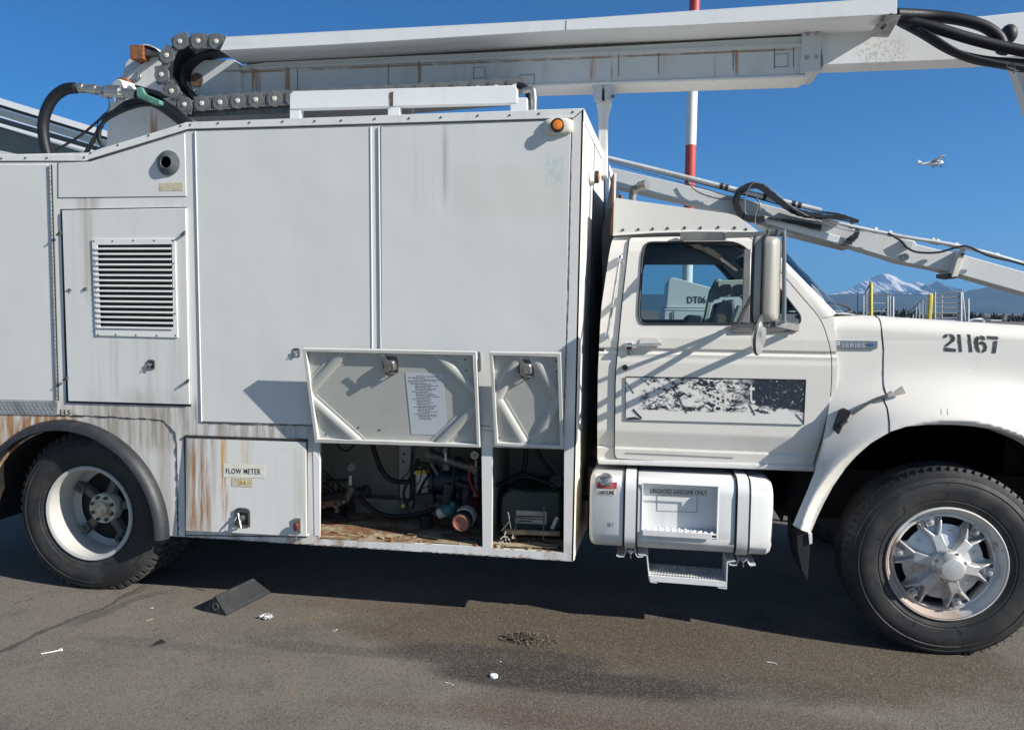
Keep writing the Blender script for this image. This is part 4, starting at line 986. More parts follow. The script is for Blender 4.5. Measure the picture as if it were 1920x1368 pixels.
# pump cluster
PU = MB(); PU.cyl(P(815, 900, .42), P(888, 897, .42), .085, 24); PU.cyl(P(812, 900, .42), P(818, 900, .42), .10, 24); PU.cyl(P(862, 898, .42), P(868, 898, .42), .10, 24); PU = PU.build('pump', M_['bluepump'], C1)
for a, b, Y, r, mt in (((802, 850), (895, 879), .33, .030, 'darksteel'), ((835, 838), (838, 880), .36, .032, 'darksteel'), ((893, 870), (893, 930), .34, .022, 'darksteel'), ((800, 846), (808, 856), .33, .042, 'darksteel'), ((884, 873), (896, 882), .32, .038, 'darksteel'), ((845, 905), (838, 948), .36, .05, 'bluepump'), ((880, 900), (872, 950), .38, .045, 'bluepump')):
    cylp(a, b, Y, r, mt, 'pipe', PU)
m = MB(); m.pp([(776, 928), (812, 924), (814, 946), (780, 946)], .3, .05); m.build('motor_mount', M_['black'], PU, bev=.005)
m = MB(); m.pp([(838, 918), (858, 920), (858, 930), (838, 928)], .52, .01); m.pp([(866, 923), (884, 925), (876, 936), (868, 930)], .52, .01); m.build('bright_plate', M_['paper'], PU)
hose([(884, 868), (880, 890), (886, 915), (897, 930)], .3, .009, 'red', PU, 'red_hose')
m = MB(); p = P(890, 853, .24); m.lathe(p, [(.001, .0), (.026, 0), (.030, .004), (.030, .025), (.001, .025)], 24, (-.1, 1, 0)); GA = m.build('pressure_gauge', M_['darksteel'], C1)
m = MB(); m.lathe(p, [(.001, -.003), (.025, -.002)], 24, (-.1, 1, 0)); m.build('dial_face', M_['hubcream'], GA); m = MB(); m.bar(p+Vector((-.008, -.006, -.008)), p+Vector((.010, -.006, .010)), .002, .002); m.build('dial_needle', M_['black'], GA)
cylp((893, 862), (893, 875), .25, .008, 'steel', 'gauge_stem', GA)
# ball valve + coupling
m = MB(); m.sphere(P(840, 955, .30), .045, 14, (1.2, 1, .85)); VB = m.build('teal_valve', M_['teal'], C1); cylp((822, 963), (842, 955), .3, .034, 'hubcream', 'valve_neck', VB); cylp((850, 940), (850, 960), .3, .02, 'teal', 'valve_bonnet', VB)
e0, e1 = P(863, 981, .04), P(892, 945, .34); ax = (e1-e0).normalized()
m = MB(); m.lathe(e0, [(.052, .018), (.060, .022), (.060, .06), (.052, .065), (.05, .1), (.046, .12), (.046, .36)], 28, ax); CP = m.build('hose_coupling', M_['black'], C1)
m = MB(); m.lathe(e0, [(.001, .008), (.038, .006), (.04, .0), (.050, .0), (.050, .02), (.001, .02)], 28, ax); m.build('coupling_cap', M_['orange'], CP)
m = MB(); m.lathe(e0, [(.058, .085), (.064, .09), (.064, .135), (.058, .14)], 8, ax); m.build('coupling_nut', M_['hubcream'], CP)
m = MB(); m.lathe(e0, [(.052, .15), (.056, .16), (.056, .34)], 20, ax); m.build('coupling_body', M_['redrust'], CP)
# short chain hanging from the flap
m = MB()
for i in range(7):
    c = P(834+.3*i, 842+i*3.4, -.01); rr = [(c.x+.0045*cos(a)*(1 if i % 2 else .4), c.y+.0045*cos(a)*(.4 if i % 2 else 1), c.z+.0085*sin(a)) for a in [2*pi*k/10 for k in range(10)]]
    m.tube(rr, .0018, 5, True)
m.build('flap_chain', M_['steel'], FL1)
# debris on the floor
rnd = random.Random(12)
def scraps(par, op, n, mt):
    m = MB()
    for _ in range(n):
        x = rnd.uniform(op[0].x+.04, op[1].x-.04); y = rnd.uniform(.01, .16); a = rnd.uniform(0, pi); L_ = rnd.uniform(.01, .04)
        m.bar((x, y, .462), (x+cos(a)*L_, y+sin(a)*L_*.6, .466), rnd.uniform(.006, .018), .006)
    m.build('floor_debris', M_[mt], par)
scraps(C1, op1, 16, 'wood'); scraps(C2, op2, 8, 'wood')
# more pipework and wiring in the pump bay
rn = random.Random(31)
for (a, b, Y, r, mt) in (((808, 868), (830, 905), .36, .012, 'darksteel'), ((818, 930), (845, 935), .34, .022, 'black'), ((855, 905), (880, 912), .30, .02, 'black'), ((872, 925), (900, 935), .38, .03, 'darkmetal'), ((610, 960), (650, 975), .45, .03, 'darkmetal'), ((630, 900), (632, 960), .42, .018, 'darksteel'), ((700, 975), (770, 980), .6, .02, 'darkmetal'), ((800, 965), (800, 995), .35, .04, 'darkmetal'), ((900, 900), (902, 985), .4, .03, 'darkmetal')): cylp(a, b, Y, r, mt, 'pipe', PU)
for k in range(9):
    x = rn.uniform(770, 890); y = rn.uniform(850, 900)
    hose([(x, y), (x+rn.uniform(-25, 25), y+rn.uniform(15, 35)), (x+rn.uniform(-30, 30), y+rn.uniform(45, 70)), (x+rn.uniform(-40, 40), y+rn.uniform(70, 95))], .3+.02*k, rn.choice((.004, .006, .009)), rn.choice(('hose', 'hose', 'rubber', 'redrust')), PU, 'wire')
for k in range(8):
    x = rn.uniform(800, 895); y = rn.uniform(860, 960); m = MB(); p = P(x, y, .3+rn.uniform(0, .1)); m.lathe(p, [(.001, 0), (.02, 0), (.024, .01), (.02, .03), (.001, .03)], 8, (rn.uniform(-1, 1), 1, rn.uniform(-1, 1))); m.build('fitting', M_[rn.choice(('darksteel', 'darkmetal', 'bluepump'))], PU)
for k in range(4): hose([(605+rn.uniform(0, 10), 880+k*12), (630, 905+k*8), (655, 925+k*5), (668, 950)], .40+.02*k, .006, 'hose', V, 'wire')
m = MB(); m.prism([(x, y, .463) for x, y in ((-1.42, .16), (-1.2, .1), (-1.17, .13), (-1.22, .2), (-1.34, .24))], (0, 0, .004)); m.prism([(x, y, .463) for x, y in ((-1.22, .02), (-.96, .015), (-.96, .09), (-1.05, .10), (-1.2, .085))], (0, 0, .004)); m.build('board_scraps', M_['wood'], C1)
m = MB()
for x, y in ((733, 1003), (893, 1012)): p = P(x, y, .015); m.cyl((p.x, p.y, .455), (p.x, p.y, .472), .013, 8)
m.build('floor_bolts', M_['rust'], C1)
# machine compartment: generator, cables, boards
MC = MB(); MC.pp(roundpoly([(938, 930), (958, 915), (1052, 920), (1054, 990), (1040, 1003), (948, 1000), (936, 985)], 6), .22, .4); MC = MC.build('generator', M_['green'], C2, bev=.02)
m = MB(); m.pp([(968, 956), (1025, 959), (1025, 983), (968, 980)], .215, .004); NP = m.build('name_plate', M_['steel'], MC)
m = MB(); m.pp([(969, 966), (1023, 968), (1023, 970), (969, 968)], .212, .002); m.pp([(972, 975), (996, 976), (996, 978), (972, 977)], .212, .002); m.build('plate_lines', M_['black'], NP)
m = MB()
for a, b in (((967, 970), (967, 1011)), ((1020, 948), (1019, 1012)), ((967, 970), (1020, 974))): m.bar(P(*a, .13), P(*b, .13), .008, .008)
m.build('support_stand', M_['darksteel'], C2)
hose([(986, 838), (985, 865), (980, 885), (974, 895)], .3, .015, 'hose', C2); hose([(1003, 838), (1015, 860), (1030, 880), (1040, 895)], .3, .014, 'hose', C2)
m = MB(); m.cyl(P(1042, 903, .25), P(1042, 903, .32), .04, 20); m.build('coil_drum', M_['rubber'], C2)
for k in range(4): hose([(925, 912+k*2), (950, 905-k*3), (985, 893-k*3), (1020, 902+k), (1042, 915), (1000, 922+k*2), (955, 915+k)], .22+.02*k, .006, 'hose', C2, 'cable')
cylp((945, 996), (1050, 1000), .14, .016, 'wood', 'wooden_bar', C2)
m = MB(); m.bar(P(1045, 968, .1), P(1035, 990, .1), .02, .02); m.build('loose_fitting', M_['steel'], C2)
m = MB(); m.prism([(x, y, .464) for x, y in ((-.78, .03), (-.48, .05), (-.47, .1), (-.62, .13), (-.76, .09))], (0, 0, .006)); m.build('board_scraps', M_['wood'], C2)
m = MB()
for _ in range(14): x = rnd.uniform(-.83, -.74); z = rnd.uniform(.46, .52); y = rnd.uniform(.03, .08); m.bar((x, y, z), (x+rnd.uniform(-.03, .03), y, z+rnd.uniform(-.03, .03)), .006, .006)
m.build('tangled_straps', M_['hubcream'], C2)
hose([(940, 995), (955, 975), (952, 960), (958, 990)], .1, .0025, 'steel', C2, 'wire')
# roof guard and pipe
def gp(px, d=.12, Y=.5): m = MB(); m.pp(px, Y, d); return m
RG = gp([(543, 177), (549, 171), (964, 160), (969, 165), (970, 193), (543, 205)], .06).build('roof_guard_rail', M_['tray'], TR, bev=.004)
for px in ([(543, 203), (563, 203), (563, 226), (543, 227)], [(727, 198), (749, 197), (749, 221), (727, 222)], [(957, 183), (988, 183), (989, 213), (957, 214)]): gp(px, .05, .505).build('rail_leg', M_['tray'], RG, bev=.003)
gp([(730, 174), (737, 172), (737, 199), (731, 200)], .004, .497).build('rail_joint', M_['brownseam'], RG)
hose([(970, 160), (985, 165), (992, 180), (990, 205)], .62, .022, 'hose', TR, 'roof_hose'); hose([(980, 172), (997, 168), (1001, 180), (1001, 208)], .56, .02, 'steel', TR, 'exhaust_elbow')
m = MB(); m.pp([(750, 199), (772, 198), (772, 219), (750, 220)], .75, .05); m.build('chain_support', M_['darksteel'], RG)
# chassis
CH = MB(); CH.box(-4.9, 2.4, .80, .88, .62, .86); CH.box(-4.9, 2.4, 1.56, 1.64, .62, .86); CH = CH.build('chassis_frame', M_['darkmetal'], TR)
m = MB(); m.cyl((-3.53, .3, .51), (-3.53, 2.2, .51), .07, 16); m.sphere((-3.53, 1.22, .51), .2, 14); m.build('rear_axle', M_['darkmetal'], CH)
m = MB(); m.cyl((1.63, .3, .47), (1.63, 2.2, .47), .05, 12); m.build('front_axle', M_['darkmetal'], CH)
m = MB(); m.cyl((-3.4, 1.22, .55), (.6, 1.22, .66), .05, 12); m.build('drive_shaft', M_['darkmetal'], CH)
m = MB(); m.box(.9, 2.3, .9, 1.5, .5, 1.3); m.build('engine_block', M_['darkmetal'], CH, bev=.05)
m = MB(); m.box(-.25, 1.0, .65, 1.8, .86, .95); m.build('cab_crossmember', M_['darkmetal'], CH)
for yy in (.5, 1.75):
    m = MB(); m.box(-.2, .6, yy+.0, yy+.16, .5, .84); m.build('under_tank', M_['darkmetal'], CH, bev=.04)
# ================================================================ CAB AND FRONT
zp = lambda y: S(1300, y, lambda x, z: .2).z
tab = [(.90, .215), (zp(862), .212), (zp(846), .206), (zp(842), .212), (zp(814), .188), (zp(810), .186), (zp(680), .184), (zp(671), .188), (zp(664), .186), (zp(661), .196), (zp(657), .196), (zp(654), .188), (1.70, .188), (1.79, .20), (2.20, .265), (2.26, .285), (2.33, .33), (2.6, .40)]
def cabY(x, z):
    for (a, b), (c, d) in zip(tab, tab[1:]):
        if z <= c: return b+(d-b)*max(0, (z-a))/(c-a)
    return tab[-1][1]
ZC = sorted({round(t[0]+d, 5) for t in tab[1:-1] for d in (-.0045, 0, .0045)})
CAB = XZ(roundpoly([(1120, 868), (1121, 700), (1127, 580), (1143, 470), (1150, 442), (1413, 434), (1480, 512), (1562, 589), (1572, 700), (1540, 884)], [6, 20, 20, 20, 12, 12, 20, 4, 30, 4]), cabY)
WIN = XZ(roundpoly([(1210, 455), (1385, 454), (1420, 487), (1470, 553), (1500, 592), (1499, 607), (1202, 607), (1197, 590), (1204, 480)], [14, 26, 20, 20, 10, 12, 16, 14, 14]), cabY)
DOOR = XZ(roundpoly([(1181, 446), (1392, 441), (1412, 450), (1470, 520), (1539, 600), (1556, 655), (1558, 700), (1554, 760), (1540, 815), (1521, 877), (1156, 858), (1153, 850), (1155, 700), (1168, 560)], [6, 12, 12, 20, 20, 20, 20, 20, 20, 6, 8, 8, 30, 30]), cabY)
def scale_out(pts, d):
    out = []; n = len(pts); area = sum(pts[i][0]*pts[(i+1) % n][1]-pts[(i+1) % n][0]*pts[i][1] for i in range(n)); sg = 1 if area > 0 else -1
    for i in range(n):
        a = Vector(pts[i-1]); b = Vector(pts[i]); c = Vector(pts[(i+1) % n]); t = (c-a)
        if t.length < 1e-7: out.append(pts[i]); continue
        t.normalize(); out.append((b.x+t.y*d*sg, b.y-t.x*d*sg))
    return out
cabo = rbuild(relief(CAB, [scale_out(WIN, .004)], cabY, ZC, []), 'cab_side', M_['cab'], TR, cabY, .012)
lab(cabo, 'near side of the cab')
o = relief(scale_out(DOOR, .0065), [scale_out(WIN, .004)], cabY, ZC, [], -.0075).build('door_seal', M_['seam'], cabo, smooth=0)
CDOOR = rbuild(relief(DOOR, [WIN], cabY, ZC, [], -.016), 'cab_door', M_['cab'], TR, cabY, .008)
W3 = [(x, z) for x, z in WIN]
m = MB(); m.tube([(x, cabY(x, z)-.017, z) for x, z in W3], .0065, 8, True); m.build('window_seal', M_['rubber'], CDOOR)
o = relief(WIN, [], cabY, [2.0], [], -.006).build('door_window', M_['glass'], CDOOR, smooth=0)
m = MB(); a, b = S(1401, 468, cabY), S(1397, 606, cabY); m.bar(a+Vector((0, -.016, 0)), b+Vector((0, -.016, 0)), .042, .02, (0, 1, 0)); m.build('vent_window_post', M_['greybar'], CDOOR, bev=.004)
m = MB(); a, b = S(1411, 474, cabY), S(1408, 606, cabY); m.bar(a+Vector((0, -.014, 0)), b+Vector((0, -.014, 0)), .012, .016, (0, 1, 0)); m.build('vent_window_seal', M_['rubber'], CDOOR)
def dY(off): return lambda x, z: cabY(x, z)+off
# handle
m = MB(); m.prism([S(x, y, dY(-.022)) for x, y in roundpoly([(1199, 636), (1206, 633), (1231, 633), (1237, 638), (1237, 652), (1199, 652)], 4)], (0, .004, 0)); m.build('handle_recess', plain('recess paint', (.60, .59, .56), .4, 0, .05), CDOOR, bev=.001)
m = MB(); m.bar(S(1173, 648, dY(-.04)), S(1240, 645, dY(-.04)), .016, .022, (0, 1, 0)); m.prism([S(x, y, dY(-.045)) for x, y in [(1172, 643), (1186, 642), (1187, 656), (1173, 657)]], (0, .03, 0)); HN = m.build('door_handle', M_['chrome'], CDOOR, bev=.003)
m = MB(); m.prism([S(x, y, dY(-.047)) for x, y in [(1175, 645), (1184, 644), (1184, 655), (1175, 655)]], (0, .002, 0)); m.build('handle_pad', M_['black'], HN)
m = MB(); m.sphere(S(1180, 661, dY(-.025)), .012, 10); m.build('handle_striker', M_['darksteel'], HN)
m = MB(); p = S(1172, 688, cabY); m.cyl(p+Vector((0, -.016, 0)), p+Vector((0, -.026, 0)), .0165, 20); LK = m.build('door_lock', M_['rubber'], CDOOR); 
seam_pts = [S(x, y, dY(-.018)) for x, y in [(1172, 849), (1270, 853), (1375, 858)]]
m = MB(); m.tube(seam_pts, .0018, 6); m.build('door_crease', M_['greybar'], CDOOR)
# worn sign on the door
s = NT('peeled black sign')
a = s.noise((30, 30, 55), 6, .72, 4, .6); b = s.noise((9, 9, 14), 5, .65, 11); sp = s.noise(75, 6, .7, 9, .5)
xl, xr = S(1173, 740, cabY).x, S(1510, 740, cabY).x; zlo, zhi = S(1300, 790, cabY).z, S(1300, 708, cabY).z
zt2 = S(1300, 771, cabY).z
u = s.math('DIVIDE', s.math('SUBTRACT', s.x, xl), xr-xl); v = s.math('DIVIDE', s.math('SUBTRACT', s.z, zlo), zhi-zlo)
right = s.ramp(s.math('ADD', u, s.math('MULTIPLY', s.math('SUBTRACT', b, .5), .45)), .60, .70)
right = s.math('MULTIPLY', right, s.ramp(s.math('ADD', s.math('SUBTRACT', v, s.math('MULTIPLY', s.math('SUBTRACT', u, .7), -.35)), s.math('MULTIPLY', s.math('SUBTRACT', b, .5), .5)), .36, .42))
mid = s.math('MULTIPLY', s.ramp(a, .475, .51), s.ramp(b, .40, .50))
zone = s.math('MULTIPLY', s.ramp(u, .06, .12), s.ramp(v, .22, .26))
mid = s.math('MULTIPLY', mid, zone)
blk = s.math('MAXIMUM', s.math('MULTIPLY', right, s.math('SUBTRACT', 1, s.ramp(sp, .60, .63))), mid)
s.m.name = 'peeled black sign'
M_['sign'] = s.fin(s.mix(blk, s.mix(.0, (.72, .71, .67), (.6, .6, .57)), (.018, .026, .04)), .4, 0, a, .15, .002)
sq = [(1173, 706), (1511, 712), (1507, 796), (1173, 787)]
sg = MB(); sg.prism([S(x, y, dY(-.0206)) for x, y in sq], (0, .001, 0)); SG = sg.build('worn_door_sign', M_['sign'], CDOOR, smooth=0)
m = MB(); Q = [S(x, y, dY(-.0222)) for x, y in sq]
for (a, b, w_) in ((Q[0], Q[1], .005), (Q[1], Q[2], .004), (Q[2], Q[3], .0022), (Q[3], Q[0], .003)): m.bar(a, b, w_, .002, (0, 1, 0))
sp_ = lambda x, y: S(x, y, dY(-.0222))
for a, b, w_ in (((1174, 716), (1189, 737), .003), ((1187, 767), (1203, 784), .010), ((1493, 776), (1507, 792), .004), ((1270, 740), (1288, 774), .004), ((1405, 757), (1416, 778), .004)): m.bar(sp_(*a), sp_(*b), w_, .002, (0, 1, 0))
m.prism([sp_(1175, 783), sp_(1190, 781), sp_(1203, 786), sp_(1176, 786)], (0, .001, 0))
m.build('sign_border', M_['letter'], SG, smooth=0)
text('letters', 'gr', [(1338, 773), (1372, 774), (1372, 738), (1338, 737)], 0, M_['cab'], SG, off=-.0002, f=dY(-.0208), depth=.0002)
text('letters', 't', [(1404, 756), (1416, 757), (1416, 720), (1404, 719)], 0, M_['cab'], SG, off=-.0002, f=dY(-.0208), depth=.0003)
# rocker moulding under the door
m = MB(); m.loft([[S(x, y0, dY(d0)) for y0, d0 in ((y-4, -.02), (y, -.024), (y+5, -.02), (y+6, .02), (y-4, .02))] for x, y in ((1122, 864), (1526, 876))]); m.build('sill_moulding', M_['white'], cabo, bev=.002)
# grab bar
m = MB(); a, b = S(1162, 484, dY(-.05)), S(1139, 628, dY(-.05)); m.tube([S(1163, 482, cabY), a, b, S(1138, 632, cabY)], .0085, 10)
GB = m.build('grab_bar', M_['steel'], cabo)
m = MB()
for x, y in ((1163, 485), (1139, 627)): m.prism([S(x+dx, y+dy, dY(-.055)) for dx, dy in ((-4, -6), (4, -7), (3, 8), (-5, 8))], (0, .05, 0))
m.build('grab_bar_foot', M_['chrome'], GB, bev=.004)
# far side, rear wall, roof, floor
far = lambda x, z: 2.44-cabY(x, z)
m = relief(CAB, [WIN], far, ZC, []); FS = m.build('far_cab_side', M_['cab'], TR, smooth=25, solid=.012)
relief(WIN, [], far, [2.0], []).build('far_window', M_['glass'], FS, smooth=0)
relief(scale_out(CAB, -.012), [scale_out(WIN, .012)], dY(.03), ZC, []).build('door_trim', M_['interior'], cabo, smooth=25)
relief(scale_out(CAB, -.012), [scale_out(WIN, .012)], lambda x, z: far(x, z)-.03, ZC, []).build('far_door_trim', M_['interior'], FS, smooth=25)
re_ = sorted([(x, z) for x, z in CAB if x < .0 and z > .9], key=lambda p: p[1]); rb = [p for p in re_ if p[0] < -.15] or re_
m = MB(); m.loft([[(x, cabY(x, z)+.004, z), (x, 2.436-cabY(x, z), z), (x+.03, 2.436-cabY(x, z), z), (x+.03, cabY(x, z)+.004, z)] for x, z in rb]); m.build('cab_rear_wall', M_['interior'], TR)
zt3 = max(z for x, z in CAB); xa = S(1150, 442, cabY).x; xb = S(1413, 434, cabY).x
m = MB(); m.grid(lambda u, v: (lerp(xa, xb+.02, u), lerp(.31, 2.13, v), 2.255+.075*(1-abs(2*v-1)**4)*(1-.3*u)), 10, 24); m.build('cab_roof', M_['cab'], TR, solid=.012)
m = MB(); m.box(xa+.02, xb, .33, 2.1, 2.225, 2.24); m.build('headliner', M_['interior'], TR)
m = MB(); m.box(-.24, 1.0, .24, 2.2, .97, 1.0); m.build('cab_floor', M_['interior'], TR)
# windscreen
def ws(u, v):                                             # u across 0..1, v up 0..1
    yy = lerp(.24+.10*v, 2.2-.10*v, u); bul = .20*(1-(2*u-1)**4)
    a = S(1562, 588, cabY); b = S(1416, 437, cabY)
    return Vector((lerp(a.x, b.x, v)+bul, yy, lerp(a.z-.01, b.z-.02, v)))
m = MB(); m.grid(ws, 28, 10); WS = m.build('windscreen', M_['windshield'], TR, smooth=60)
m = MB(); m.tube([ws(.0, v/10) for v in range(11)]+[ws(u/20, 1) for u in range(1, 21)]+[ws(1, 1-v/10) for v in range(1, 11)], .010, 8); m.build('windscreen_seal', M_['rubber'], WS)
m = MB(); m.loft([[ws(0, v)+Vector(d) for d in ((-.06, -.035, -.02), (-.01, -.045, 0), (.02, -.02, .012), (.012, .01, 0), (-.05, .01, -.03))] for v in (0, .25, .5, .75, 1)]); m.build('windscreen_pillar', M_['cab'], TR, smooth=60)
m = MB(); m.loft([[ws(1, v)+Vector(d) for d in ((-.06, .035, -.02), (-.01, .045, 0), (.02, .02, .012), (.012, -.01, 0), (-.05, -.01, -.03))] for v in (0, .25, .5, .75, 1)]); m.build('windscreen_pillar', M_['cab'], TR, smooth=60)
m = MB(); m.loft([[ws(u/16, 1)+Vector(d) for d in ((-.06, 0, .012), (.0, 0, .015), (.012, 0, -.012), (-.05, 0, -.02))] for u in range(17)]); m.build('windscreen_header', M_['cab'], TR, smooth=60)
# interior fittings
m = MB(); m.box(.72, 1.08, .26, 2.18, 1.42, 1.78); m.build('dashboard', M_['seat'], TR, bev=.05)
m = MB(); m.box(-.12, .38, .35, 2.1, 1.2, 1.38); m.box(-.16, -.03, .35, 2.1, 1.3, 1.74); ST = m.build('bench_seat', M_['seat'], TR, bev=.05)
Yc = 1.15
m = MB(); m.pp(roundpoly([(1317, 612), (1331, 545), (1343, 523), (1352, 523), (1350, 560), (1338, 563), (1326, 612)], 3), Yc, .1); IC = m.build('console', M_['dashcream'], TR, bev=.01)
m = MB(); m.pp(roundpoly([(1345, 526), (1394, 524), (1394, 556), (1347, 557)], 5), Yc-.02, .06); bz = m.build('gauge_bezel', M_['dashcream'], IC, bev=.006)
for x in (1362, 1387): m = MB(); m.pp(rrect(x-9, 533, x+9, 552, 4, 3), Yc-.03, .02); m.build('gauge_face', M_['seat'], bz)
m = MB(); m.pp([(1330, 612), (1341, 570), (1377, 560), (1379, 590), (1372, 612)], Yc+.1, .3); m.build('control_box', M_['seat'], IC, bev=.02)
m = MB(); m.pp([(1344, 610), (1346, 588), (1358, 590), (1362, 594), (1358, 611)], Yc-.1, .1); m.build('cardboard_box', plain('box card', (.18, .14, .10), .8), IC)
m = MB(); m.pp([(1371, 606), (1384, 572), (1398, 570), (1398, 606)], Yc+.2, .1); m.build('seat_shell', M_['dashcream'], IC, bev=.01)
m = MB(); m.pp(roundpoly([(1284, 612), (1285, 596), (1295, 590), (1318, 592), (1318, 612)], 5), Yc, .3); m.build('seat_back', M_['seat'], IC, bev=.02)
c = Vector((.62, 1.75, 1.78)); m = MB(); m.tube([c+Vector((-.04*cos(t)*.8+.0, .2*sin(t), .17*cos(t)-.02)) for t in [2*pi*k/32 for k in range(32)]], .013, 8, True); m.tube([c, c+Vector((.2, 0, -.15))], .03, 10); m.build('steering_wheel', M_['black'], TR)
# roof fairing
fx = roundpoly([(1150, 441), (1152, 371), (1213, 380), (1372, 402), (1390, 411), (1424, 437)], [2, 5, 20, 14, 12, 3])
m = MB(); FP = PL(fx, .30)
rings = []
for k, (yy, ins) in enumerate(((.285, .0), (.30, .012), (.34, .03), (2.10, .03), (2.14, .012), (2.155, 0))):
    zc = 2.29
    rings.append([Vector((p.x-.0, yy, zc+(p.z-zc)*(1-ins*3) if k in (0, 5) else zc+(p.z-zc)*(1-ins*(0 if k in (2, 3) else 1.5)))) for p in FP])
m.loft(rings); RF = m.build('roof_fairing', M_['cab'], TR, smooth=50, bev=.006)
m = MB(); scr(m, [(1168, 431), (1197, 430), (1224, 429), (1252, 428), (1284, 427), (1314, 427), (1347, 426), (1378, 427), (1399, 430)], .285, .009, .006); m.build('rivets', M_['darksteel'], RF)
m = MB(); m.tube([P(x, y, .283) for x, y in ((1149, 441), (1230, 436), (1300, 434), (1416, 435))], .006, 8); m.build('drip_rail', M_['cab'], RF)
m = MB(); m.tube([P(x, y, .280) for x, y in ((1150, 444), (1230, 439), (1300, 437), (1416, 438))], .003, 6); m.build('seam', M_['seam'], RF)
# dark plate behind the cab with rusty edge
m = MB(); m.pp([(1147, 330), (1153, 325), (1151, 440), (1130, 560), (1128, 440)], .55, 1.5); PB = m.build('cab_back_plate', M_['seat'], TR)
m = MB(); m.pp([(1149, 326), (1154, 324), (1152, 372), (1150, 441), (1144, 441), (1148, 380)], .42, .02); m.build('rusty_edge', M_['rust'], PB)
m = MB(); m.pp([(1152, 324), (1155.5, 324), (1154, 372), (1151, 441), (1149, 441), (1151, 380)], .38, .03); m.build('edge_strip', M_['white'], PB)
# flood lamp on the roof
m = MB(); m.cyl(P(1186, 376, .9), P(1187, 357, .9), .025, 12); m.bar(P(1181, 357, .88), P(1194, 357, .88), .03, .02); LP = m.build('lamp_bracket', M_['greybar'], TR)
m = MB(); m.cyl(P(1185, 358, .86), P(1200, 349, .86), .03, 14, .02); m.cyl(P(1198, 350, .83), P(1213, 346, .80), .03, 18, .033); m.build('roof_floodlamp', M_['greybar'], LP)
m = MB(); m.cyl(P(1165, 372, .7), P(1165, 366, .7), .015, 8); m.build('roof_stud', M_['darksteel'], RF)
# ------------------------------------------------ hood and fender
WX, WZ = 1.634, .52
def baseY(z):
    if z < 1.0: return .19
    y = .19+.018*sst(1.3, 1.8, z)
    return y
def ztop(x): return 1.842-.045*max(0, (x-1.25))/.8
def frontY(x, z):
    r = hypot(x-WX, z-WZ); y = baseY(z)
    t_ = max(0, min(1, (r-.775)/.36)); fl = (1-t_)**1.7
    zl = sst(1.66, 1.30, z) if z > 1.30 else 1
    y = y*(1-fl*zl)+(.0)*fl*zl
    if r < .81: y += 8*min(.81-r, .09)**2
    zt_ = ztop(x); e = z-(zt_-.09)
    if e > 0: y += .11*(1-sqrt(max(0, 1-min(1, e/.09)**2)))
    # faint body line
    zb = 1.70; y += .001*sst(zb-.01, zb, z)*(1-sst(zb, zb+.03, z))
    return y
A_ = lambda pts: XZ(pts, frontY)
lip = [(1520, 999), (1531, 972), (1545, 942), (1562, 911), (1582, 882), (1605, 855), (1632, 831), (1666, 811)]
fen = A_([(1487, 984), (1498, 958), (1510, 930), (1522, 900), (1532, 868), (1541, 838), (1549, 800), (1555, 760), (1559, 700), (1557, 655), (1549, 625), (1541, 602), (1537, 593), (1560, 588), (1600, 590), (1638, 592.5), (1647, 598), (1652, 620), (1655, 655), (1655, 700), (1656, 725), (1660, 740), (1655, 748), (1662, 765), (1666, 790), (1666, 811)]+lip[::-1][1:]+[(1505, 994)])
zc = [.60+.011*i for i in range(118)]; xc = [.8+.011*i for i in range(48)]
FEN = rbuild(relief(fen, [], frontY, zc, xc, 0), 'front_fender', M_['cab'], TR, frontY)
arcR = .76
hx = A_([(1640, 593), (1650, 601), (1655, 625), (1658, 655), (1658, 722), (1663, 740), (1658, 748), (1665, 765), (1669, 790), (1669, 809), (1700, 799), (1740, 795.5), (1790, 796), (1840, 800), (1875, 806), (1920, 823)])
x_end = hx[-1][0]; a0 = atan2(hx[-1][1]-WZ, hx[-1][0]-WX); rr0 = hypot(hx[-1][1]-WZ, hx[-1][0]-WX)
more = [(WX+lerp(rr0, arcR, t)*cos(a), WZ+lerp(rr0, arcR, t)*sin(a)) for t, a in [(k/14, lerp(a0, .12, k/14)) for k in range(1, 15)]]
nose = [(2.45, .6), (2.75, .62), (2.78, 1.2), (2.74, 1.68), (2.68, ztop(2.68))]
topl = [(x, ztop(x)) for x in [2.68-.1*i for i in range(1, 14)] if x > hx[0][0]+.02]
zc = [.6+.0125*i for i in range(98)]; xc = [1.25+.014*i for i in range(98)]
HOOD = rbuild(relief([(hx[0][0], ztop(hx[0][0]))]+hx[1:]+more+nose+topl, [], frontY, zc+[1.74+.01*i for i in range(11)], xc, 0), 'hood', M_['cab'], TR, frontY)
# hood top, crowned
def htop(u, v):
    x = lerp(hx[0][0]-.0, 2.68, u); y = lerp(.345, 2.095, v); return Vector((x, y, ztop(x)-.0+.012*(1-(2*v-1)**2)*(1-u)-.004))
m = MB(); m.grid(htop, 20, 24); m.build('hood_top', M_['cab'], HOOD, smooth=60)
m = MB(); m.prism([(2.70, .3, .62), (2.74, .3, 1.72), (2.66, .36, 1.78), (2.6, .3, .62)], (0, 1.84, 0)); m.build('grille_surround', M_['cab'], HOOD)
relief([(hx[0][0], ztop(hx[0][0]))]+hx[1:]+more+nose+topl, [], lambda x, z: 2.44-frontY(x, z), zc[::4], xc[::4]).build('far_hood_side', M_['cab'], HOOD, smooth=80)
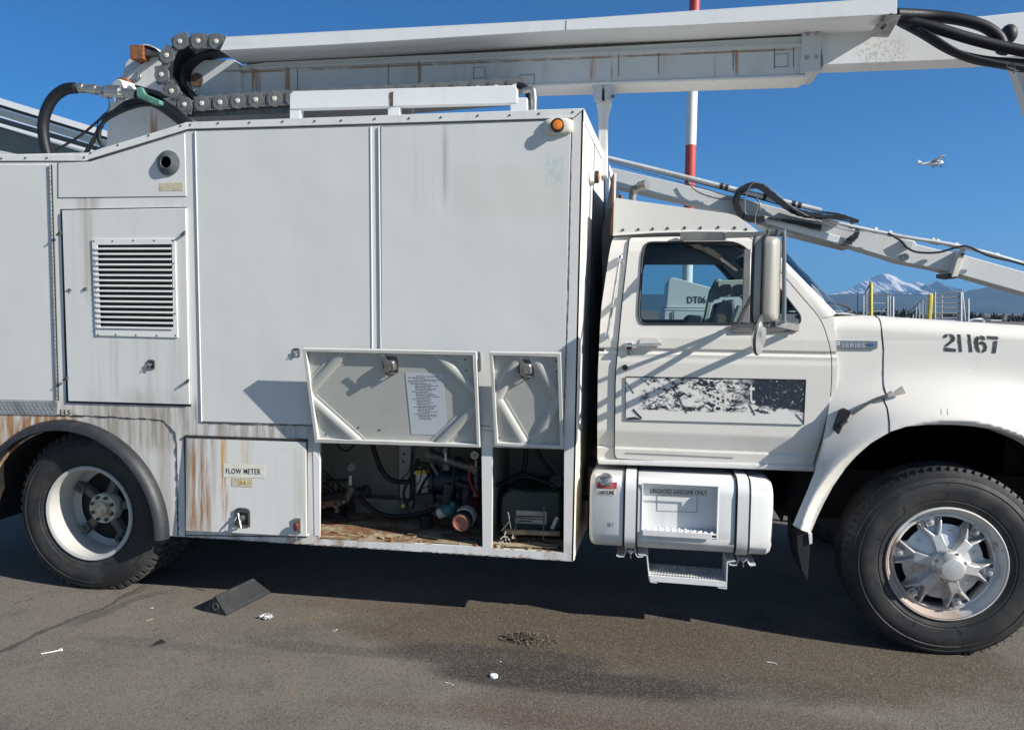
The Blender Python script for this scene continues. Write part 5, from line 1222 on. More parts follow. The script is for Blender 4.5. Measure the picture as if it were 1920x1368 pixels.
# cowl
ca = S(1541, 592, frontY)
m = MB(); m.grid(lambda u, v: Vector((lerp(1.02, hx[0][0]-.004, u)+.19*(1-(2*v-1)**4)*(1-u), lerp(.24+.09*u, 2.2-.09*u, v), lerp(1.852, ztop(1.28)-.004, u)+.012*(1-(2*v-1)**2))), 8, 20); CW = m.build('cowl_panel', M_['cab'], TR, smooth=60)
# seams around hood and fender
def ss(px, f, off, r, name, par, mat='seam'):
    m = MB(); m.tube([S(x, y, lambda a, b: f(a, b)+off) for x, y in sp2(px, 4)], r, 6); return m.build(name, M_[mat], par)
ss([(1641, 592), (1650, 600), (1654, 625), (1656.5, 655), (1656.5, 722), (1661.5, 740), (1656.5, 748), (1664, 765), (1667.5, 790), (1667.5, 811)], frontY, -.0, .0026, 'seam', FEN)
ss([(1541, 592), (1544, 604), (1552, 627), (1559, 655), (1561, 700), (1557, 760), (1551, 800), (1543, 838), (1534, 866), (1524, 894)], frontY, .004, .0035, 'seam', FEN)
# fender inner return and well
m = MB(); pts = [S(x, y, frontY) for x, y in lip]+[Vector((x, frontY(x, z), z)) for x, z in hx[9:]+more]
m.loft([[p+Vector((0, .0, 0)), p+Vector((-(p.x-WX)*.02, .14, -(p.z-WZ)*.02))] for p in pts], closed=False, caps=False); m.build('arch_return', M_['cab'], FEN)
m = MB(); well = [(WX+.83*cos(t), WZ+.83*sin(t)) for t in [radians(172-164*k/24) for k in range(25)]]
m.loft([[(x, .25, z), (x, .9, z)] for x, z in well], closed=False, caps=False); m.face([(x, .9, z) for x, z in well]); m.build('wheel_well', M_['darkmetal'], FEN)
m = MB(); m.box(1.02, 1.06, .25, .9, .9, 1.8); m.build('firewall', M_['darkmetal'], FEN)
# badge
def fY(off): return lambda x, z: frontY(x, z)+off
bq = roundpoly([(1558, 653), (1562, 638), (1646.5, 639), (1645.5, 653.5)], 2)
m = MB(); m.prism([S(x, y, fY(-.012)) for x, y in bq], (0, .012, 0)); BG = m.build('badge', M_['badge'], FEN, bev=.002)
text('letters', 'F', [(1566, 650), (1574, 650), (1574, 640.5), (1566, 640.5)], 0, M_['badge_letter'], BG, off=-.0128, depth=.0005, bold=.01, f=frontY)
text('letters', 'SERIES', [(1577, 650), (1620.5, 650.5), (1620.5, 643.5), (1577, 642.5)], 0, M_['badge_letter'], BG, off=-.0128, depth=.0005, spacing=1.1, bold=.0, f=frontY)
m = MB(); m.prism([S(1633+7.5*cos(t), 646.3+2.6*sin(t), fY(-.0135)) for t in [2*pi*k/20 for k in range(20)]], (0, .002, 0)); m.build('badge_oval', M_['badge_oval'], BG)
# stencilled fleet number
zz = lambda x, y: S(1480+x/4.364, 560+y/4.364, fY(-.0024))
ST_ = [[(1262, 310), (1270, 292), (1298, 285), (1296, 305), (1285, 318), (1266, 320)], [(1308, 285), (1340, 292), (1358, 318), (1352, 345), (1325, 366), (1292, 390), (1270, 386), (1288, 366), (1318, 345), (1330, 322), (1316, 304)], [(1268, 395), (1365, 410), (1365, 433), (1270, 428)],
       [(1375, 290), (1402, 292), (1415, 435), (1392, 433)], [(1455, 290), (1482, 292), (1500, 435), (1475, 435)],
       [(1566, 298), (1598, 308), (1606, 335), (1582, 336), (1562, 322)], [(1545, 303), (1556, 322), (1546, 345), (1548, 380), (1558, 415), (1567, 440), (1540, 432), (1522, 400), (1515, 350), (1525, 316)], [(1556, 352), (1580, 347), (1605, 358), (1620, 392), (1612, 428), (1580, 443), (1583, 420), (1595, 402), (1590, 380), (1575, 370), (1556, 374)],
       [(1618, 303), (1700, 308), (1713, 320), (1708, 333), (1625, 326)], [(1675, 345), (1705, 345), (1690, 445), (1660, 443)]]
m = MB()
for pg in ST_: m.holes([zz(x, y) for x, y in pg], [], .001)
m.build('stencilled_number', M_['letter_worn'], HOOD, smooth=0)
text('letters', '11', [(1764, 777), (1777, 777), (1777, 766), (1764, 766)], 0, M_['ink'], HOOD, off=-.0012, f=frontY, spacing=1.6, bold=-.02)
# hood hold-down strap
m = MB(); A2 = [(1597, 776), (1612, 766), (1630, 754), (1648, 746), (1668, 740)]
m.tube([S(x, y, fY(-.03)) for x, y in sp2(A2, 4)], .009, 8); HL = m.build('hood_strap', M_['darksteel'], FEN)
m = MB(); m.prism([S(x, y, fY(-.035)) for x, y in roundpoly([(1562, 805), (1574, 769), (1583, 765), (1597, 771), (1592, 783), (1583, 795), (1573, 815)], 3)], (0, .03, 0)); LB = m.build('hood_latch', M_['rubber'], HL, bev=.006)
m = MB(); m.prism([S(x, y, fY(-.045)) for x, y in [(1576, 795), (1589, 784), (1591, 790), (1578, 800)]], (0, .02, 0)); m.build('latch_hook', M_['darksteel'], LB, bev=.002)
m = MB(); m.prism([S(x, y, fY(-.04)) for x, y in roundpoly([(1663, 737), (1676, 735), (1692, 723), (1700, 737), (1676, 743), (1664, 745)], 2)], (0, .012, 0)); m.build('strap_end', plain('strap end grey', (.36, .35, .33), .4), HL, bev=.004)
# antenna and wiper
m = MB(); m.cyl(P(1608, 597, .34), P(1608, 588, .34), .02, 12, .01); m.cyl(P(1608, 590, .34), P(1608.5, 546, .34), .0025, 6); m.build('antenna', M_['black'], CW)
m = MB(); m.tube([P(1549, 571, .7), P(1553, 567, .7), P(1575, 570, .75), P(1592, 577, .8), P(1596, 584, .82)], .006, 8); m.tube([P(1596, 584, .82), P(1585, 588, .8)], .012, 8); m.build('wiper', M_['black'], CW)
# mud flap
m = MB(); m.prism([P(x, y, .06) for x, y in [(1494, 990), (1517, 999), (1518, 1030), (1514, 1089), (1503, 1068), (1495, 1030)]], (0, .30, 0)); MF = m.build('mud_flap', M_['black'], TR, bev=.003)
m = MB(); m.pp([(1516, 999), (1523, 1001), (1523, 1018), (1518, 1020)], .05, .03); m.build('flap_bracket', M_['white'], MF)
# ------------------------------------------------ mirror
YM = -.28
G2 = lambda x, y, Y=YM: P(x, y, Y)
m = MB(); m.bar(P(1278, 444, .26), P(1360, 443, .05), .03, .045); m.bar(P(1350, 442, .08), G2(1464, 438), .016, .028); MR = m.build('mirror_arm', M_['greybar'], TR, bev=.002); lab(MR, 'mirror assembly carried on grey arms')
m = MB(); m.bar(P(1371, 616, .17), P(1497, 613, .17), .05, .01, (0, 1, 0)); m.build('mirror_mount_rail', M_['greybar'], MR, bev=.002)
m = MB(); m.bar(P(1373, 612, .16), G2(1440, 610), .016, .03); m.bar(P(1496, 615, .16), G2(1452, 605), .016, .036); m.bar(P(1382, 607, .14), G2(1428, 520), .014, .02); m.build('mirror_brace', M_['greybar'], MR, bev=.002)
m = MB(); m.tube(spline([G2(1452, 443), G2(1462, 436), G2(1468, 436), G2(1470, 446), G2(1470, 590), G2(1466, 603), G2(1440, 611), G2(1424, 604)], 5), .011, 12); m.build('mirror_loop_tube', plain('grey mirror tube', (.17, .19, .21), .4, .4), MR)
m = MB()
for x, y in ((1440, 435), (1458, 434)): m.cyl(G2(x, y+6, YM-.01), G2(x, y-3, YM-.01), .007, 10); m.cyl(G2(x, y-1, YM-.01), G2(x, y-4, YM-.01), .011, 10)
for x, y in ((1439, 610), (1454, 610)): m.cyl(G2(x, y-6, YM-.01), G2(x, y+3, YM-.01), .008, 10)
m.tube([G2(1437, 441), G2(1450, 443), G2(1460, 436)], .007, 8)
m.build('mirror_bolts', M_['darksteel'], MR)
# head: rounded shell seen nearly edge-on
mc = G2(1441, 524); wv = Vector((.35, .937, 0)); dv = Vector((.937, -.35, 0)); uz = Vector((.0, 0, 1))
hH = (G2(1441, 443).z-G2(1441, 604).z)/2
rrm = lambda k, kz=1: rrect(-.085*k, -hH*kz, .085*k, hH*kz, .05*k, 5)
tl_ = lambda z: -.004*z/hH
m = MB(); m.loft([[mc+wv*a+uz*b+dv*d for a, b in rrm(k, kz)] for d, k, kz in ((-.062, .93, .985), (-.058, 1, 1), (-.012, 1.0, 1.0))]); HD = m.build('mirror_head', M_['mirror_shell'], MR, bev=.002)
m = MB(); m.loft([[mc+wv*a+uz*b+dv*d for a, b in rrm(k, kz)] for d, k, kz in ((-.012, .98, .995), (.020, .95, .985), (.040, .80, .96), (.050, .5, .90))]); m.build('mirror_back_shell', M_['mirror_shell'], HD, smooth=60)
for d, rr_ in ((-.060, .0075), (-.010, .0095)):
    m = MB(); m.tube([mc+wv*a+uz*b+dv*d for a, b in rrm(1.0, 1.0)], rr_, 8, True); m.build('mirror_gasket', M_['rubber'], HD)
m = MB(); m.loft([[mc+wv*a+uz*b+dv*d for a, b in rrm(.9, .97)] for d in (-.0625, -.064)]); m.build('mirror_glass', M_['chrome'], HD)
# round convex mirror
cc = G2(1411, 626, -.34); nv = Vector((-.92, .36, .1)).normalized(); rad_ = (G2(1411, 588, -.34).z-G2(1411, 664, -.34).z)/2
m = MB(); m.lathe(cc, [(.001, .0), (rad_*.5, .008), (rad_*.9, .022), (rad_, .034), (rad_*.98, .045), (rad_*.6, .052), (.001, .052)], 32, -nv); RM = m.build('round_mirror', M_['chrome'], MR, smooth=50)
m = MB(); m.lathe(cc, [(rad_*.99, .030), (rad_*1.03, .036), (rad_*.99, .044)], 32, -nv, True); m.build('mirror_rim', M_['darksteel'], RM)
m = MB(); m.tube([G2(1418, 612, -.33), G2(1430, 618, -.3), G2(1432, 606, -.28)], .007, 8); m.tube([G2(1420, 622, -.33), G2(1431, 620, -.3)], .006, 8); m.build('mirror_stem', M_['darksteel'], RM)
# ------------------------------------------------ fuel tank
tx0, tx1 = P(1105, 950, .05).x, P(1450, 980, .05).x; tz0, tz1 = P(1250, 1034, .06).z, P(1250, 893, .10).z
def sec(ins): return [(.05+ins+a, b) for a, b in [(x, z) for x, z in rrect(0, tz0+ins, .55-2*ins, tz1-ins, .085, 6)]]
m = MB(); m.loft([[(x, y, z) for y, z in sec(i)] for x, i in ((tx0, .03), (tx0+.008, .012), (tx0+.03, 0), (tx1-.03, 0), (tx1-.008, .012), (tx1, .03))]); TK = m.build('fuel_tank', M_['tank'], TR, smooth=40)
ra, rb2 = P(1205, 905, .05), P(1344, 1009, .05)
cut = MB(); cut.box(ra.x, rb2.x, -.1, .118, rb2.z, ra.z+.0); boolcut(TK, cut)
m = MB(); 
for a, b in (((ra.x, ra.z), (rb2.x, ra.z)), ((rb2.x, ra.z), (rb2.x, rb2.z)), ((rb2.x, rb2.z), (ra.x, rb2.z)), ((ra.x, rb2.z), (ra.x, ra.z))): m.tube([(a[0], .05, a[1]), (b[0], .05, b[1])], .004, 6)
m.build('weld_bead', M_['tank'], TK)
m = MB(); m.box(ra.x+.005, rb2.x-.005, .04, .116, rb2.z+.018, rb2.z+.026); m.box(ra.x+.005, rb2.x-.03, .036, .042, rb2.z-.004, rb2.z+.03); SP = m.build('tank_step', M_['tank'], TK, bev=.002)
m = MB()
for i in range(11):
    for j in range(3):
        x = lerp(ra.x+.03, rb2.x-.03, i/10)+(.014 if j % 2 else 0); y = .055+.022*j; m.dome((x, y, rb2.z+.026), .010, .009, (0, 0, 1), 8)
m.build('step_grips', M_['tank'], SP)
m = MB()
for a, b, c, d in ((1232, 908, 1307, 909), (1307, 909, 1307, 940), (1307, 940, 1232, 937), (1232, 937, 1232, 908)): m.bar(P(a, b+20, .117), P(c, d+20, .117), .002, .002)
m.build('faded_label_outline', M_['greybar'], TK)
m = MB(); m.pp([(1217, 914), (1327, 919), (1327, 930), (1217, 925)], .1155, .002); o = m.build('tank_decal', M_['decal'], TK)
text('letters', 'UNLEADED GASOLINE ONLY', [(1219, 923.5), (1325, 928), (1325, 919.5), (1219, 915.5)], .1145, M_['letter'], o, off=-.0005, bold=.004)
m = MB(); m.pp([(1118, 904), (1157, 904), (1156, 916), (1119, 915)], .046, .003); o = m.build('red_decal', M_['decal_red'], TK)
m = MB(); m.pp([(1119, 917), (1153, 917), (1153, 928), (1119, 927)], .046, .003); o = m.build('tank_decal', M_['decal'], TK)
text('letters', 'GASOLINE', [(1121, 926), (1152, 926.5), (1152, 919), (1121, 918.5)], .045, M_['letter'], o, off=-.0005, bold=.01)
text('letters', 'N', [(1139, 987), (1144, 987), (1144, 979), (1139, 979)], .049, M_['ink'], TK, off=-.0005, bold=-.02, shear=.2)
text('letters', 'U', [(1144, 986), (1149, 986), (1149, 979), (1144, 979)], .049, M_['ink'], TK, off=-.0005, bold=-.02)
for xx in (1182, 1393):
    p0 = P(xx, 960, .05).x
    for w_, e, mt, nm in ((.042, .006, 'rubber', 'strap_pad'), (.030, .011, 'tank', 'tank_strap')):
        m = MB(); ou = [(.05-e+a, b) for a, b in rrect(0, tz0-e, .55+2*e, tz1+e, .085+e, 6)]; inn = sec(0)
        m.loft([[(p0+s1*w_, y, z) for y, z in q_] for s1, q_ in ((-1, inn), (-1, ou), (1, ou), (1, inn))], closed=True, caps=False); ob = m.build(nm, M_[mt], TK, smooth=40)
m = MB(); c = P(1137, 903, .085); axc = Vector((-.15, -.75, .65)).normalized(); m.lathe(c, [(.030, -.02), (.034, .012), (.040, .016), (.042, .030), (.038, .040), (.022, .048), (.001, .050)], 24, axc); m.bar(c+axc*.05+Vector((-.03, 0, .0)), c+axc*.05+Vector((.03, 0, .01)), .012, .014, axc)
m.build('filler_cap', M_['steel'], TK)
for xx, yy in ((1182, 1034), (1393, 1050)):
    f = lambda dx, dy, Y=.10: P(xx+dx, yy+dy, Y)
    m = MB(); L_ = [(-26, 6), (-22, 8), (-12, 8), (-9, 2), (-7, -4), (-3, 0), (0, 2), (4, 0), (8, -4), (10, 4), (14, 9), (24, 8)]
    pts = [f(*p) for p in L_]; m.loft([[p, p+Vector((0, 0, -.006)), p+Vector((0, .3, -.006)), p+Vector((0, .3, 0))] for p in pts]); o = m.build('tank_bracket', M_['tank'], TK)
    m = MB(); m.cyl(f(0, -2, .09), f(0, -2, .12), .014, 6); m.cyl(f(0, 2, .11), f(0, 12, .11), .006, 8); m.build('bracket_bolt', M_['darksteel'], o)
SPf = lambda x, y: P(x, y, .10)
a, b, c, d = SPf(1217, 1078), SPf(1361, 1090), SPf(1361, 1100), SPf(1217, 1089)
m = MB(); m.prism([a, b, c, d], (0, .006, 0)); m.prism([a+Vector((0, .0062, 0)), b+Vector((0, .0062, 0)), b+Vector((0, .0062, -.006)), a+Vector((0, .0062, -.006))], (0, .22, 0)); SH = m.build('hanging_step', M_['tank'], TR); lab(SH, 'white step hanging below the fuel tank')
for L_ in ([(1196, 1038), (1212, 1040), (1217, 1089), (1230, 1091)], [(1378, 1050), (1363, 1052), (1361, 1102), (1345, 1100)]):
    m = MB(); pts = [SPf(*p) for p in L_]; m.loft([[p, p+Vector((.006, 0, -.006)), p+Vector((.006, .25, -.006)), p+Vector((0, .25, 0))] for p in pts]); m.build('step_bracket', M_['tank'], SH)
m = MB()
for i in range(26):
    for j in range(5): t = (i+.5*(j % 2))/26; p = a.lerp(b, min(t, .985)); m.dome((p.x, p.y+.02+j*.042, p.z), .007, .009, (0, 0, 1), 5)
m.build('tread_teeth', M_['steel'], SH)
m = MB(); m.box(-.32, -.28, .3, .6, .5, .9); m.cyl(P(1093, 932, .4), P(1108, 932, .4), .02, 10); m.build('tank_hanger', M_['darkmetal'], TK)
m = MB(); m.tube([P(x, y, .7) for x, y in ((1225, 880), (1240, 888), (1262, 890), (1285, 880))], .01, 8); m.lathe(P(1320, 880, .5), [(.001, 0), (.05, 0), (.05, .02), (.001, .02)], 20, (0, 0, 1)); m.build('air_line', M_['darksteel'], CH)
# ================================================================ WHEELS
def tyre(cx, y0, cz, sgn, par, R=.524, wd=.275, lug=False, label=None):
    R0_ = R
    """y0 = outer sidewall plane; sgn +1 grows towards +Y"""
    prof = [(.292, .03), (.302, .012), (.318, .004), (.345, -.006), (.352, -.004), (.357, -.008), (.40, -.016), (.44, -.014), (.447, -.010), (.452, -.014), (.470, -.006), (.476, -.003), (.480, -.004), (.486, .004), (.489, .004), (.495, .013), (.498, .014), (.505, .028), (.511, .034), (R-.001, .045)]
    mid = []
    for g in (.25, .42, .58, .75): y = lerp(.045, wd-.045, g); mid += [(R, y-.006), (R-.014, y-.005), (R-.014, y+.005), (R, y+.006)]
    full = prof+mid+[(r, wd-h) for r, h in prof[::-1]]
    m = MB(); m.lathe((cx, y0, cz), [(r, h*sgn) for r, h in full], 96, (0, 1, 0), False, caps=False)
    o = m.build('tyre', M_['tyre'], par, smooth=28)
    if label: lab(o, label)
    m = MB(); n = 58 if lug else 76
    for i in range(n):
        a = 2*pi*i/n; ca, sa = cos(a), sin(a); t = Vector((-sa, 0, ca)); rr = Vector((ca, 0, sa)); c = Vector((cx, y0, cz))
        for h0, h1 in ((.006, .11), (wd-.006, wd-.11)):
            w_ = .021 if lug else .0025
            if lug: rings = [[c+rr*(r)+t*s1*w_*.75+Vector((0, h*sgn, 0)) for s1 in (-1, 1) for r in ((.485, R+.010) if s1 < 0 else (R+.010, .485))] for h in (h0+.004, h1)]; rings[0] = [c+rr*r+t*s1*w_*.75+Vector((0, h*sgn, 0)) for s1, r, h in ((-1, .472, .0 if h0 < .1 else wd), (-1, R+.010, h0+.034*(1 if h0 < .1 else -1)), (1, R+.010, h0+.034*(1 if h0 < .1 else -1)), (1, .472, .0 if h0 < .1 else wd))]
            else: rings = [[c+rr*r+t*s1*w_+Vector((0, h*sgn, 0)) for s1, r in ((-1, .500), (-1, R+.0015), (1, R+.0015), (1, .500))] for h in (h0+.020*(1 if h0 < .1 else -1), h0+.045*(1 if h0 < .1 else -1))]
            m.loft(rings)
    m.build('tread_lugs' if lug else 'tread_sipes', M_['tread'] if lug else M_['black'], o, smooth=0)
    return o
def ticks(cx, y0, cz, par, angs, r0, r1, n=6):
    m = MB()
    for a in angs:
        m.tube([(cx+r*cos(a), y0-.0178+(.002 if r < .37 or r > .46 else 0)+(.010 if r > .47 else 0), cz+r*sin(a)) for r in [lerp(r0, r1, k/n) for k in range(n+1)]], .0010, 5)
    m.build('sidewall_marks', M_['black'], par)
# ---- front wheel: six-spoke cast wheel ----
FX, FZ, FY = 1.634, .508, .05
FWH = MB(); FWH.lathe((FX, FY, FZ), [(.292, .06), (.311, .012), (.313, -.002), (.308, -.010), (.301, -.008), (.298, .004), (.285, .022), (.281, .040), (.270, .046), (.268, .040), (.262, .038), (.252, .044), (.250, .10), (.262, .16), (.285, .20)], 72, (0, 1, 0), caps=False)
FWH = FWH.build('front_wheel', M_['rim'], TR, smooth=35)
m = MB(); m.lathe((FX, FY, FZ), [(.262, .13), (.20, .125), (.001, .125)], 40, (0, 1, 0)); m.build('dark_drum_disc', M_['darkmetal'], FWH)  # dark disc added behind the spokes to keep the openings dark
m = MB()
for r_, y_ in ((.3005, -.0075), (.2705, .0475), (.2515, .0465)): m.tube([(FX+r_*cos(t), FY+y_, FZ+r_*sin(t)) for t in [2*pi*k/64 for k in range(64)]], .0014, 5, True)
m.build('rim_groove', M_['brownseam'], FWH)
ty = tyre(FX, FY-.004, FZ, 1, FWH); ticks(FX, FY, FZ, ty, [radians(a) for a in (92, 127, 55, 20, 283, 246, 200, 160)], .335, .455)
A0 = 110
def pol(r, a, y): t = radians(a); return Vector((FX+r*cos(t), FY+y, FZ+r*sin(t)))
m = MB(); star = []
for k in range(6):
    a = A0+60*k
    for da, r in ((-16, .252), (-13, .225), (13, .225), (16, .252)): pass
    for da, r in ((-14, .250), (14, .250), (16, .222), (21, .197), (30, .184), (39, .197), (44, .222)): star.append((r, a+da))
m.loft([[pol(r, a, .062) for r, a in star], [pol(r, a, .085) for r, a in star]]); m.lathe((FX, FY, FZ), [(.21, .061), (.15, .045), (.10, .02), (.001, .02)], 48, (0, 1, 0)); HB = m.build('wheel_spider', M_['wheelsilver'], FWH, smooth=30, bev=.003)
for k in range(6):
    m = MB(); a = A0+60*k
    m.loft([[pol(.075, a-24, .03), pol(.08, a-22, -.02), pol(.08, a+22, -.02), pol(.075, a+24, .03)], [pol(.135, a-15, .05), pol(.135, a-11, -.012), pol(.135, a+11, -.012), pol(.135, a+15, .05)], [pol(.168, a-13, .06), pol(.168, a-9.5, -.004), pol(.168, a+9.5, -.004), pol(.168, a+13, .06)]])
    for sg in (-1, 1): m.loft([[pol(.158, a+sg*0, .06), pol(.158, a+sg*.5, -.003), pol(.158, a+sg*8, -.003), pol(.156, a+sg*12, .06)], [pol(.205, a+sg*8, .062), pol(.205, a+sg*9, .008), pol(.205, a+sg*12, .008), pol(.205, a+sg*15, .062)], [pol(.250, a+sg*12.5, .062), pol(.250, a+sg*13, .03), pol(.250, a+sg*14.5, .03), pol(.250, a+sg*17, .062)]])
    m.build('spoke', M_['wheelsilver'], HB, smooth=35, bev=.003)
    m = MB(); m.loft([[pol(r, a+d, .036) for r, d in ((.212, -5), (.212, 5), (.262, 6), (.262, -6))], [pol(r, a+d, .06) for r, d in ((.20, -6), (.20, 6), (.262, 7), (.262, -7))]])
    m.build('rim_clamp', M_['wheelsilver'], HB, bev=.003)
m = MB()
for k in range(6):
    a = A0+60*k; c = pol(.232, a, .036); m.cyl(c, c+Vector((0, -.022, 0)), .016, 6); m.cyl(c+Vector((0, -.02, 0)), c+Vector((0, -.032, 0)), .008, 8)
    c = pol(.168, a+30, .055); m.cyl(c, c+Vector((0, -.012, 0)), .013, 8, .010); m.cyl(c, c+Vector((0, -.003, 0)), .018, 16)
m.build('wheel_nuts', M_['wheelsilver'], HB, bev=.001)
m = MB(); m.lathe((FX, FY, FZ), [(.085, .02), (.088, -.03), (.086, -.042), (.079, -.05), (.074, -.052), (.066, -.085), (.055, -.098), (.03, -.102), (.001, -.103)], 40, (0, 1, 0)); HC = m.build('hub_cap', M_['wheelsilver'], FWH, smooth=40)
m = MB()
for k in range(8): c = pol(.080, 20+45*k, -.048); m.cyl(c, c+Vector((0, -.010, 0)), .0085, 6)
m.build('cap_bolts', M_['steel'], HC)
# ---- rear dual wheel ----
RX, RZ, RY = -3.522, .508, .05
RW = MB(); RW.lathe((RX, RY, RZ), [(.285, .06), (.309, .012), (.311, -.006), (.306, -.012), (.298, -.011), (.286, -.006), (.281, .004), (.279, .05), (.274, .06), (.270, .20), (.25, .225), (.235, .23)], 72, (0, 1, 0), caps=False)
RW = RW.build('rear_wheel', paint('rear wheel paint', (.44, .44, .42), .45, [], .35), TR, smooth=35)
tyre(RX, RY-.004, RZ, 1, RW, lug=True); tyre(RX, RY+.33, RZ, 1, RW, lug=True)
def pr(r, a, y): t = radians(a); return Vector((RX+r*cos(t), RY+y, RZ+r*sin(t)))
m = MB(); m.lathe((RX, RY, RZ), [(.27, .245), (.20, .25), (.001, .25)], 40, (0, 1, 0)); m.build('dark_drum_disc', M_['darkmetal'], RW)
m = MB()
for k in range(5):
    a = 150+72*k
    m.loft([[pr(.06, a-30, .20), pr(.06, a-25, .15), pr(.06, a+25, .15), pr(.06, a+30, .20)], [pr(.15, a-13, .235), pr(.15, a-9, .185), pr(.15, a+9, .185), pr(.15, a+13, .235)], [pr(.255, a-8, .24), pr(.255, a-6, .20), pr(.255, a+6, .20), pr(.255, a+8, .24)]])
SPK = m.build('rear_wheel_spoke', M_['spokegrey'], RW, smooth=30, bev=.006)
for k in range(5):
    a = 150+72*k; m = MB(); m.loft([[pr(r, a+d, y) for r, d in ((.20, -7), (.20, 7), (.262, 8), (.262, -8))] for y in (.165, .21)])
    c = pr(.228, a, .165); m.cyl(c, c+Vector((0, -.03, 0)), .018, 6); m.cyl(c, c+Vector((0, -.045, 0)), .009, 8)
    m.build('rim_clamp', M_['spokegrey'], SPK, bev=.004)
m = MB(); m.lathe((RX, RY, RZ), [(.10, .20), (.10, .135), (.097, .128), (.045, .126), (.043, .115), (.02, .112), (.001, .112)], 36, (0, 1, 0)); HU = m.build('hub_flange', M_['hubcream'], RW, smooth=35)
m = MB()
for k in range(8): c = pr(.078, 22+45*k, .128); m.cyl(c, c+Vector((0, -.018, 0)), .012, 6); m.cyl(c, c+Vector((0, -.028, 0)), .006, 8)
m.build('hub_studs', M_['darksteel'], HU)
# far side
for X in (FX, RX):
    o = MB(); o.lathe((X, 2.36, .508), [(.31, 0), (.28, -.05), (.10, -.08), (.001, -.08)], 32, (0, 1, 0)); o = o.build('far_wheel', M_['wheelw'], TR)
    tyre(X, 2.36, .508, -1, o)
    if X == RX: tyre(X, 2.03, .508, -1, o)
# ================================================================ BOOM
m = MB(); m.box(-3.02, 1.0, 1.1, 1.33, 3.412, 3.60); BM = m.build('boom', M_['beam'], TR, bev=.004); lab(BM, 'long folded telescopic boom above the box body')
m = MB(); m.box(-3.02, .985, 1.085, 1.345, 3.59, 3.612); m.build('top_flange', M_['beam'], BM, bev=.002)
m = MB(); m.box(-.80, 1.0, 1.09, 1.34, 3.395, 3.41); m.prism([(1.0, 1.09, 3.395), (1.0, 1.09, 3.43), (1.06, 1.09, 3.43)], (0, .25, 0)); m.build('bottom_plate', M_['white'], BM, bev=.002)
m = MB()
for x in (558, 728, 1235, 1085): pass
for a, b in ((558, 128), (728, 118), (1160, 98), (1235, 94), (1375, 88), (1452, 84), (1488, 82)): m.bar(P(a, b+3, 1.098), P(a, b+45, 1.098), .0035, .003)
m.build('weld_seams', M_['brownseam'], BM)
m = MB()
for x, y, w_, h_ in ((888, 127, 21, 20), (975, 141, 27, 18), (1452, 102, 26, 24)):
    for a, b in (((x, y), (x+w_, y-1)), ((x+w_, y-1), (x+w_, y+h_-1)), ((x+w_, y+h_-1), (x, y+h_)), ((x, y+h_), (x, y))): m.bar(P(*a, 1.098), P(*b, 1.098), .003, .003)
m.build('patch_outline', M_['greybar'], BM)
m = MB(); m.pp([(1505, 62), (1541, 59), (1538, 134), (1501, 137)], 1.075, .3); CO = m.build('boom_collar', M_['beam'], BM, bev=.003)
m = MB(); scr(m, [(1515, 64), (1532, 63), (1513, 108), (1531, 107)], 1.073, .014, .01); m.build('collar_bolts', M_['steel'], CO)
fl = [(1535, 62), (1600, 58), (1700, 44), (1760, 36), (1850, 30), (1920, 22.5), (2700, -60), (2700, 62), (1920, 106), (1850, 110), (1700, 116), (1545, 122)]
m = MB(); m.pp(fl, 1.12, .19); FLY = m.build('fly_boom', paint('fly boom paint', (.64, .66, .67), .38, [((.22, .2, .18), 1.33, 1.62, 3.48, 3.62, dict(sx=40, sz=40, lo=.45, hi=.62, soft=.06, st=.5))], .12), BM, bev=.004)
m = MB(); m.pp([(1890, 100), (1960, 96), (2090, 420), (2000, 430), (1921, 182), (1906, 136)], 1.3, .1); m.build('jib_arm', M_['beam'], FLY)
m = MB(); m.box(-2.95, .98, 1.12, 1.30, 3.612, 3.69); m.build('tray_support', M_['darksteel'], BM)
# tray over the boom
bot = [(412, 95), (640, 83), (1060, 57), (1280, 48), (1682, 26)]; topp = [(424, 71), (640, 60), (1062, 38.5), (1280, 23.5), (1682, -3)]
BP, TP = PL(bot, .82), PL(topp, .82)
m = MB(); m.loft([[b, t, t+Vector((0, .008, 0)), b+Vector((0, .008, 0))] for b, t in zip(BP, TP)]); TY = m.build('boom_tray', M_['tray'], BM, bev=.002)
m = MB(); m.loft([[b+Vector((0, .008, 0)), b+Vector((0, .008, .006)), b+Vector((0, .31, .006)), b+Vector((0, .31, 0))] for b in BP]); m.build('tray_floor', M_['tray'], TY)
m = MB(); m.loft([[t, t+Vector((0, 0, .006)), t+Vector((0, .03, .006)), t+Vector((0, .03, 0))] for t in TP]); m.build('tray_lip', M_['tray'], TY)
m = MB(); p, q = P(1062, 38.5, .819), P(1061, 57, .819); m.bar(p, q, .004, .002, (0, 1, 0)); m.build('tray_joint', M_['greybar'], TY)
m = MB(); m.prism([P(1630, 68, 1.0), P(1652, 29, .80), P(1691, 28, .80), P(1666, 70, 1.0)], (0, .012, 0)); TB = m.build('tray_bracket', M_['steel'], TY, bev=.002)
m = MB()
for x, y in ((1667, 33), (1655, 52)): p = P(x, y, .86); m.cyl(p+Vector((0, -.04, 0)), p+Vector((0, .01, 0)), .012, 6)
m.build('bracket_bolts', M_['black'], TB)
m = MB(); m.pp([(424, 128), (500, 117), (1060, 92), (1505, 68), (1505, 84), (1060, 103), (445, 130)], 1.095, .01); m.build('side_rail', M_['beam'], BM, bev=.001)
